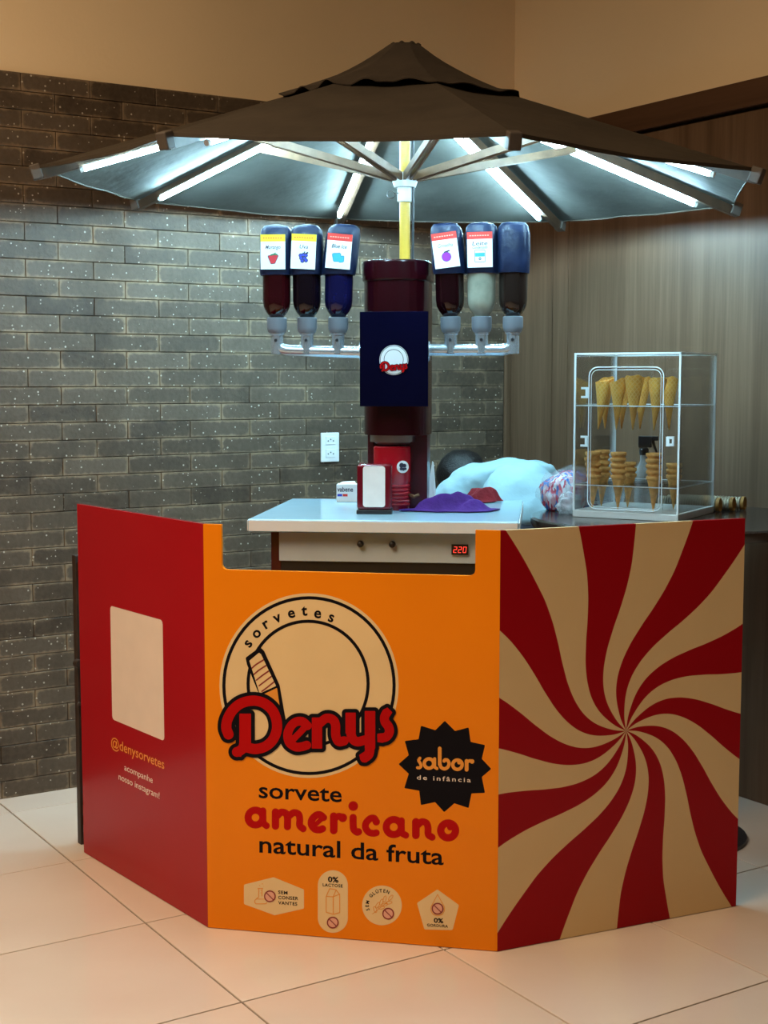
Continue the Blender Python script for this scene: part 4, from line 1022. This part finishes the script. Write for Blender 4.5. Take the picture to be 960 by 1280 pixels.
# front frame with door opening (four strips) and the door
dx0, dx1, dz0, dz1 = .050, .300, .030, .482
fp = lambda c, d: obj('front_strip', MB().box(c, d), M['acrylic'], cab)
fp((dx0/2+.003, th/2, (chh+.022)/2), (dx0-.008, th, chh-.034)); fp(((dx1+cw)/2-.003, th/2, (chh+.022)/2), (cw-dx1-.008, th, chh-.034)); fp(((dx0+dx1)/2, th/2, (dz1+chh)/2), (dx1-dx0-.002, th, chh-dz1-.012))
def rrect(x0, x1, z0, z1, r, n=6):
    return [p for c, a in (((x1-r, z1-r), 0), ((x0+r, z1-r), 90), ((x0+r, z0+r), 180), ((x1-r, z0+r), 270)) for p in fillet(c, r, a, a+90, n)]
po = rrect(dx0+.002, dx1-.002, dz0, dz1-.002, .028); nn = len(po)
dmb = MB().add([(x, -.001, z) for x, z in po]+[(x, .003, z) for x, z in po], [tuple(range(nn)), tuple(range(2*nn-1, nn-1, -1))]+[(i, (i+1) % nn, nn+(i+1) % nn, nn+i) for i in range(nn)])
door = obj('door', dmb, M['acrylic'], cab)
obj('door_rim', MB().tube([(x, -.002, z) for x, z in po]+[(po[0][0], -.002, po[0][1])], .0017, 6), M['acrylic_lit'], door, smooth=60)
pi_ = rrect(dx0+.010, dx1-.010, dz0+.006, dz1-.010, .022)
obj('door_rim', MB().tube([(x, -.002, z) for x, z in pi_]+[(pi_[0][0], -.002, pi_[0][1])], .0009, 6), M['acrylic_lit'], door, smooth=60)
for z in (.40, .245):
    obj('hinge', MB().box((.040, -.004, z+.014), (.026, .006, .007)).box((.040, -.004, z-.014), (.026, .006, .007)).box((.046, -.004, z), (.008, .006, .03)), M['acrylic_lit'], door)
obj('latch', MB().box((.316, -.004, .250), (.010, .008, .030)).box((.325, -.004, .262), (.022, .007, .008)).box((.325, -.004, .240), (.022, .007, .008)).box((.333, -.004, .251), (.006, .007, .024)), M['acrylic_lit'], door)
# shelves with holes (acrylic plate plus rim coloured as edge-lit)
def shelf(z, holes, r):
    prims = [('p', [(.006, .006), (cw-.006, .006), (cw-.006, cd_-.006), (.006, cd_-.006)]), ('-', [('c', h, r) for h in holes])]
    V, F = sdf_mesh(prims, .006)
    o = obj('shelf', MB().add([(x, y, z) for x, y in V], F), M['acrylic'], cab); sd = o.modifiers.new('t', 'SOLIDIFY'); sd.thickness = .003
    rim = obj('shelf_edge', MB().bar((0.006, .006, z), (cw-.006, .006, z), .003, .0035).bar((cw-.006, .006, z), (cw-.006, cd_-.006, z), .003, .0035).bar((.006, .006, z), (.006, cd_-.006, z), .003, .0035).bar((.006, cd_-.006, z), (cw-.006, cd_-.006, z), .003, .0035), M['acrylic_lit'], o)
hol1 = [(.060, .085), (.118, .080), (.180, .082), (.243, .085), (.042, .165), (.103, .165), (.165, .165), (.262, .165)]
hol2 = [(.042, .07), (.130, .065), (.247, .07), (.034, .17), (.125, .17), (.280, .17)]
shelf(SH1, hol1, .0165); shelf(SH2, hol2, .0135)
# waffle cones
def cone_mesh(name, rtop, h, mt, lip, n=28, cut=0.0):
    mb = MB(); prof = [(.0015, 0), (rtop*.35, h*.35), (rtop*.7, h*.70), (rtop*.97, h*.97)]
    if lip: prof = [(.0015, 0), (rtop*.42, h*.42), (rtop*.86, h*.88), (rtop*.99, h*.90), (rtop*1.05, h*.93), (rtop*1.05, h*.985), (rtop*1.0, h), (rtop*.93, h), (rtop*.85, h*.85), (rtop*.3, h*.4)]
    else: prof += [(rtop, h), (rtop*.94, h*1.0), (rtop*.9, h*.95), (rtop*.45, h*.5)]
    mb.lathe(prof, n, cap1=True)
    me = mb.mesh(name)
    if cut:
        for v in me.vertices:
            r = math.hypot(v.co.x, v.co.y)
            if v.co.z > h*.55: v.co.z += cut*(v.co.x/rtop)*((v.co.z/h)-.55)/.45+.002*math.sin(5*math.atan2(v.co.y, v.co.x))
    lay = me.uv_layers.new(name='wrap')
    for p in me.polygons:
        for li in p.loop_indices:
            q = me.vertices[me.loops[li].vertex_index].co; lay.data[li].uv = (math.atan2(q.y, q.x)/(2*math.pi)+.5, q.z/h)
    me.materials.append(mt)
    bm = bmesh.new(); bm.from_mesh(me); bmesh.ops.recalc_face_normals(bm, faces=bm.faces); bm.to_mesh(me); bm.free()
    smooth_by_angle(me, 40); return me
wm = cone_mesh('waffle_cone', .0295, .158, M['waffle'], False, cut=.012)
CM = Matrix.Translation(Vector((CF.x, CF.y, TZ))) @ Matrix.Rotation(CYAW, 4, 'Z')
wl_names = ['leftmost waffle cone in the front row of the upper shelf', 'second waffle cone from the left, front row of the upper shelf', 'tallest leaning waffle cone in the middle of the upper shelf', 'rightmost waffle cone in the front row of the upper shelf',
            'leftmost waffle cone in the back row of the upper shelf', 'second waffle cone from the left, back row of the upper shelf', 'third waffle cone from the left, back row of the upper shelf', 'rightmost waffle cone in the back row, by the cabinet side']
for i, (x, y) in enumerate(hol1):
    o = bpy.data.objects.new('waffle_cone', wm); COL.objects.link(o)
    tx = [7, 3, 8, 3, -1, 2, 1, 0][i]
    P = CM @ Vector((x-math.sin(R(tx))*.075, y, SH1-.077)); o.location = P; o.rotation_euler = (R(random.uniform(-3, 3)), R(tx), random.uniform(-1.2, .6)+CYAW)
    if i == 2: o.scale = (1.08, 1.08, 1.06)
    tag(o, wl_names[i], 'ice cream cone', 'waffle cones on the upper shelf')
sm_ = cone_mesh('sugar_cone', .0245, .112, M['sugar_cone'], True)
ordn = ['topmost', 'second from the top', 'third from the top', 'fourth from the top', 'fifth from the top', 'sixth from the top']
stk_names = ['front-left stack', 'front-middle stack', 'front-right stack', 'back-left stack', 'back-middle stack', 'back-right stack']
for i, ((x, y), n) in enumerate(zip(hol2, (5, 5, 5, 5, 3, 3))):
    tilt = [4, 1, 1, 3, 2, 0][i]
    for k in range(n):
        o = bpy.data.objects.new('sugar_cone', sm_); COL.objects.link(o)
        lx = x+math.sin(R(tilt))*(k*.0185-.035); P = CM @ Vector((lx, y, .0235+k*.0185)); o.location = P; o.rotation_euler = (0, R(tilt)*.8, CYAW+k*1.1)
        tag(o, f'sugar cone {ordn[n-1-k]} of the {stk_names[i]}', 'ice cream cone', 'sugar cones stacked on the lower shelf')
# ---- rolls of wafer cups behind the cabinet
def m_roll():
    m = mat('wafer cup rolls in film', (.62, .55, .42), .3, coat=.5, var=.25, nscale=60); return m
M['roll'] = m_roll(); M['amber'] = mat('amber wafer', (.50, .24, .05), .6, var=.2, nscale=30)
rd = Vector((-.866, .5, 0)).normalized(); rp2 = Vector((.5, .866, 0)).normalized()
for i, lab in enumerate(('film-wrapped roll of wafer cups nearest the acrylic cabinet', 'middle film-wrapped roll of wafer cups of the three', 'film-wrapped roll of wafer cups farthest from the cabinet')):
    P = Vector((1.128, 4.728, TZ+.0235))+rp2*(.049*i)-rd*(0, .032, .055)[i]
    t = thing('wafer_roll', lab, 'wafer roll', P, 0, 'rolls of wafer cups on the round table')
    Mx = rd.to_track_quat('Z', 'Y').to_matrix(); prof = []
    L = .215+.02*i
    for k in range(24):
        z = .012+k*(L-.012)/24; prof += [(.0195, z), (.0232, z+.0025), (.0215, z+.006)]
    obj('stacked_cups', MB().lathe(prof, 20, (0, 0, 0), Mx), M['roll'], t, smooth=60)
    obj('end_cup', MB().lathe([(.0225, .012), (.0235, .0), (.0215, .0), (.0155, .03), (.004, .034)], 20, (0, 0, 0), Mx, cap0=False, cap1=True), M['amber'], t, smooth=50)
# ---- candy bag
def blob(name, mt, label, cat, c, s, seed, amp, fr, rot=0, parent=None, sub=4):
    bm = bmesh.new(); bmesh.ops.create_icosphere(bm, subdivisions=sub, radius=1)
    for v in bm.verts:
        p = v.co.copy(); n1 = mnoise.noise(p*fr+Vector((seed, 0, 0))); n2 = mnoise.noise(p*fr*2.7+Vector((0, seed, 0)))
        k = 1+amp*n1+amp*.6*(1-2*abs(n2)); v.co = Vector((p.x*s[0], p.y*s[1], p.z*s[2]))*k
        v.co.z = max(v.co.z, -s[2]*.72)
    me = bpy.data.meshes.new(name); bm.to_mesh(me); bm.free(); me.materials.append(mt); smooth_by_angle(me, 80)
    zmin = min(v.co.z for v in me.vertices)
    for v in me.vertices: v.co.z -= zmin
    o = bpy.data.objects.new(name, me); COL.objects.link(o); o.location = c; o.rotation_euler = (0, 0, rot)
    if parent: o.parent = parent
    else: tag(o, label, cat)
    return o
cb_ = Vector((.630, 4.80, TZ))
bag = thing('candy_bag', 'bag of red, blue and white wrapped sweets left of the acrylic cabinet', 'candy bag', cb_, R(10))
blob('wrapped_sweets', M['candy'], '', '', (0, 0, 0), (.095, .075, .075), 3.3, .14, 1.5, 0, bag)
blob('film', M['thin_film'], '', '', (.004, 0, 0), (.102, .081, .082), 8.3, .18, 2.6, 0, bag)
blob('plastic_bag', M['film'], 'crumpled clear plastic bag at the cabinet base beside the sweets', 'plastic bag', (.735, 4.745, TZ) if False else (.612, 4.655, TZ), (.036, .035, .038), 5.7, .3, 2.2)
blob('plastic_bag', M['film'], 'crumpled clear plastic bag standing tall behind the sugar cones', 'plastic bag', (.797, 4.955, TZ), (.045, .035, .105), 9.7, .25, 2.4)
# ---- spray bottle behind cabinet
sp0 = Vector((.905, 4.93, TZ))
spr = thing('spray_bottle', 'clear spray bottle with black trigger head behind the cabinet', 'spray bottle', sp0, R(-20))
obj('bottle', MB().lathe([(.030, 0), (.032, .01), (.032, .11), (.024, .14), (.013, .158), (.013, .18)], 24), M['film'], spr, smooth=40)
hb = obj('trigger_head', MB().lathe([(.016, .18), (.017, .20), (.013, .205)], 16).box((.004, 0, .226), (.046, .024, .040)).box((.034, 0, .238), (.030, .018, .016)), M['dark_plastic'], spr, bevel=.003)
obj('trigger', MB().tube([(.030, 0, .232), (.036, 0, .21), (.044, 0, .19)], [.006, .005, .004], 8), M['dark_plastic'], hb, smooth=50)

# ================================================================== FOLDED CHAIR BEHIND THE RED PANEL
eAB = (PB-PA).normalized(); nIn = Vector((-eAB.y, eAB.x, 0))
CP = PA-eAB*.088+nIn*.040
chr_ = thing('folding_chair', 'folded dark wooden chair standing behind the red panel', 'chair', CP, math.atan2(eAB.y, eAB.x))
HC = .945
obj('back_post', MB().box((.0, 0, HC/2), (.026, .030, HC)), M['chair_wood'], chr_, bevel=.003)
obj('back_post', MB().box((.40, 0, HC/2), (.026, .030, HC)), M['chair_wood'], chr_, bevel=.003)
obj('front_leg', MB().box((.045, .035, .32), (.024, .028, .64)), M['chair_wood'], chr_, bevel=.003)
obj('front_leg', MB().box((.355, .035, .32), (.024, .028, .64)), M['chair_wood'], chr_, bevel=.003)
for z, h in ((HC-.035, .03), (.115, .035), (.055, .025)):
    obj('crossbar', MB().box((.20, 0, z), (.374, .016, h)), M['chair_wood'], chr_, bevel=.002)
for i in range(6):
    obj('seat_slat', MB().box((.20, .062, .30+i*.058), (.35, .012, .045)), M['chair_wood'], chr_, bevel=.002)
obj('hinge_knob', MB().cyl((.02, -.02, .60), (.045, -.02, .60), .014, 12), M['chair_wood'], chr_, smooth=40)
obj('pivot_bolt', MB().cyl((.03, -.02, .47), (.038, -.02, .47), .006, 10).cyl((.03, -.005, .47), (.03, -.022, .47), .004, 8), M['steel'], chr_, smooth=40)

# ================================================================== PERSON BENDING BEHIND THE CART
def skin_obj(name, verts, edges, radii, mt, parent, root=0, sub=2):
    me = bpy.data.meshes.new(name); me.from_pydata(verts, edges, []); me.materials.append(mt)
    o = bpy.data.objects.new(name, me); COL.objects.link(o); o.parent = parent
    md = o.modifiers.new('skin', 'SKIN'); md.use_smooth_shade = True; md.branch_smoothing = .6
    sv = me.skin_vertices[0] if me.skin_vertices else None
    if sv is None:
        bm = bmesh.new(); bm.from_mesh(me); bm.verts.layers.skin.verify(); bm.to_mesh(me); bm.free(); sv = me.skin_vertices[0]
    for i, r in enumerate(radii):
        sv.data[i].radius = r if isinstance(r, tuple) else (r, r); sv.data[i].use_root = (i == root)
    s = o.modifiers.new('sub', 'SUBSURF'); s.levels = sub; s.render_levels = sub
    return o
per = thing('person', 'person in a white shirt bending forward behind the cart, dark hair', 'person', (.52, 5.22, 0), 0)
PO = Vector((.52, 5.22, 0))
def L_(x, y, z): return tuple(Vector((x, y, z))-PO)
pel, w1, ch, nk, hd0, hd1 = (.53, 5.22, .93), (.495, 5.33, 1.02), (.435, 5.48, 1.065), (.365, 5.62, 1.06), (.335, 5.68, 1.075), (.305, 5.75, 1.06)
sl_, sr_ = (.275, 5.44, 1.04), (.60, 5.53, 1.04)
el, er = (.235, 5.50, .80), (.62, 5.62, .78)
wl_, wr_ = (.28, 5.68, .62), (.55, 5.74, .60)
hl, hr = (.30, 5.72, .55), (.53, 5.77, .53)
hipl, hipr = (.435, 5.20, .90), (.625, 5.25, .90)
knl, knr = (.425, 5.26, .48), (.62, 5.30, .48)
anl, anr = (.44, 5.18, .09), (.63, 5.22, .09)
tol, tor = (.40, 5.33, .04), (.59, 5.38, .04)
B = [pel, w1, ch, nk, hd0, hd1, sl_, el, wl_, hl, sr_, er, wr_, hr, hipl, knl, anl, tol, hipr, knr, anr, tor]
Ed = [(0,1), (1,2), (2,3), (3,4), (4,5), (2,6), (6,7), (7,8), (8,9), (2,10), (10,11), (11,12), (12,13), (0,14), (14,15), (15,16), (16,17), (0,18), (18,19), (19,20), (20,21)]
Rd = [.12, .115, .13, .055, .080, .085, .062, .042, .028, .034, .062, .042, .028, .034, .085, .055, .036, .032, .085, .055, .036, .032]
for base_, s in ((9, -1), (13, 1)):
    hp = Vector(B[base_]); fwd = Vector((.05, .25, -.95)).normalized(); sd2 = Vector((1, .1, 0)).normalized()
    for k, ln in enumerate((.050, .070, .078, .070, .055)):
        off = (k-2)*.017 if k else -s*-.035*-1
        a = hp+sd2*off+fwd*(.02 if k else -.005); b = a+(fwd+sd2*(0 if k else off*8)).normalized()*ln*.55; c = b+(fwd+Vector((0, .4, 0))).normalized()*ln*.45
        i0 = len(B); B += [tuple(a), tuple(b), tuple(c)]; Ed += [(base_, i0), (i0, i0+1), (i0+1, i0+2)]; Rd += [.009, .0085, .0075]
skin_obj('body', [L_(*b) for b in B], Ed, Rd, M['skin'], per)
# shirt: one closed torso with sleeves, shaped as a lofted hull then smoothed
S = [(.52, 5.24, .99), (.485, 5.33, 1.09), (.44, 5.44, 1.125), (.405, 5.53, 1.11), (.375, 5.60, 1.08), (.275, 5.45, 1.07), (.235, 5.47, .96), (.225, 5.50, .85), (.60, 5.55, 1.07), (.655, 5.58, .96), (.64, 5.62, .85), (.53, 5.20, .90)]
shirt = skin_obj('shirt', [L_(*b) for b in S], [(11, 0), (0,1), (1,2), (2,3), (3,4), (2,5), (5,6), (6,7), (2,8), (8,9), (9,10)], [(.22, .16), (.23, .175), (.23, .18), (.18, .15), (.10, .085), .14, .09, .075, .14, .09, .075, (.19, .14)], M['shirt'], per, 2, 4)
for tn, ns, stg in (('soft folds', .11, .030), ('creases', .035, .010)):
    tx_ = bpy.data.textures.new(tn, 'CLOUDS'); tx_.noise_scale = ns; tx_.noise_depth = 1
    dm = shirt.modifiers.new(tn, 'DISPLACE'); dm.texture = tx_; dm.strength = stg; dm.mid_level = .5; dm.texture_coords = 'GLOBAL'
skin_obj('trousers', [L_(*b) for b in (pel, hipl, knl, (.437, 5.185, .14), hipr, knr, (.627, 5.225, .14))], [(0,1), (1,2), (2,3), (0,4), (4,5), (5,6)], [.135, .105, .075, .062, .105, .075, .062], M['trousers'], per)
hair = blob('hair', M['hair'], '', '', (0, 0, 0), (.098, .112, .100), 1.3, .05, 2.2, 0, per, 4)
hair.location = Vector((.318, 5.70, 1.05))-PO; hair.rotation_euler = (R(-12), 0, R(18))
for a_, t_ in ((anl, tol), (anr, tor)):
    a_, t_ = Vector(a_), Vector(t_); f_ = (t_-a_); f_.z = 0; f_.normalize(); hs = a_-f_*.05
    obj('shoe', MB().tube([Vector((hs.x, hs.y, .045))-PO, Vector((a_.x, a_.y, .05))-PO, (Vector((a_.x, a_.y, .042))+f_*.10)-PO, (Vector((a_.x, a_.y, .035))+f_*.19)-PO], [.038, .045, .042, .028], 12), M['dark_plastic'], per, smooth=60)
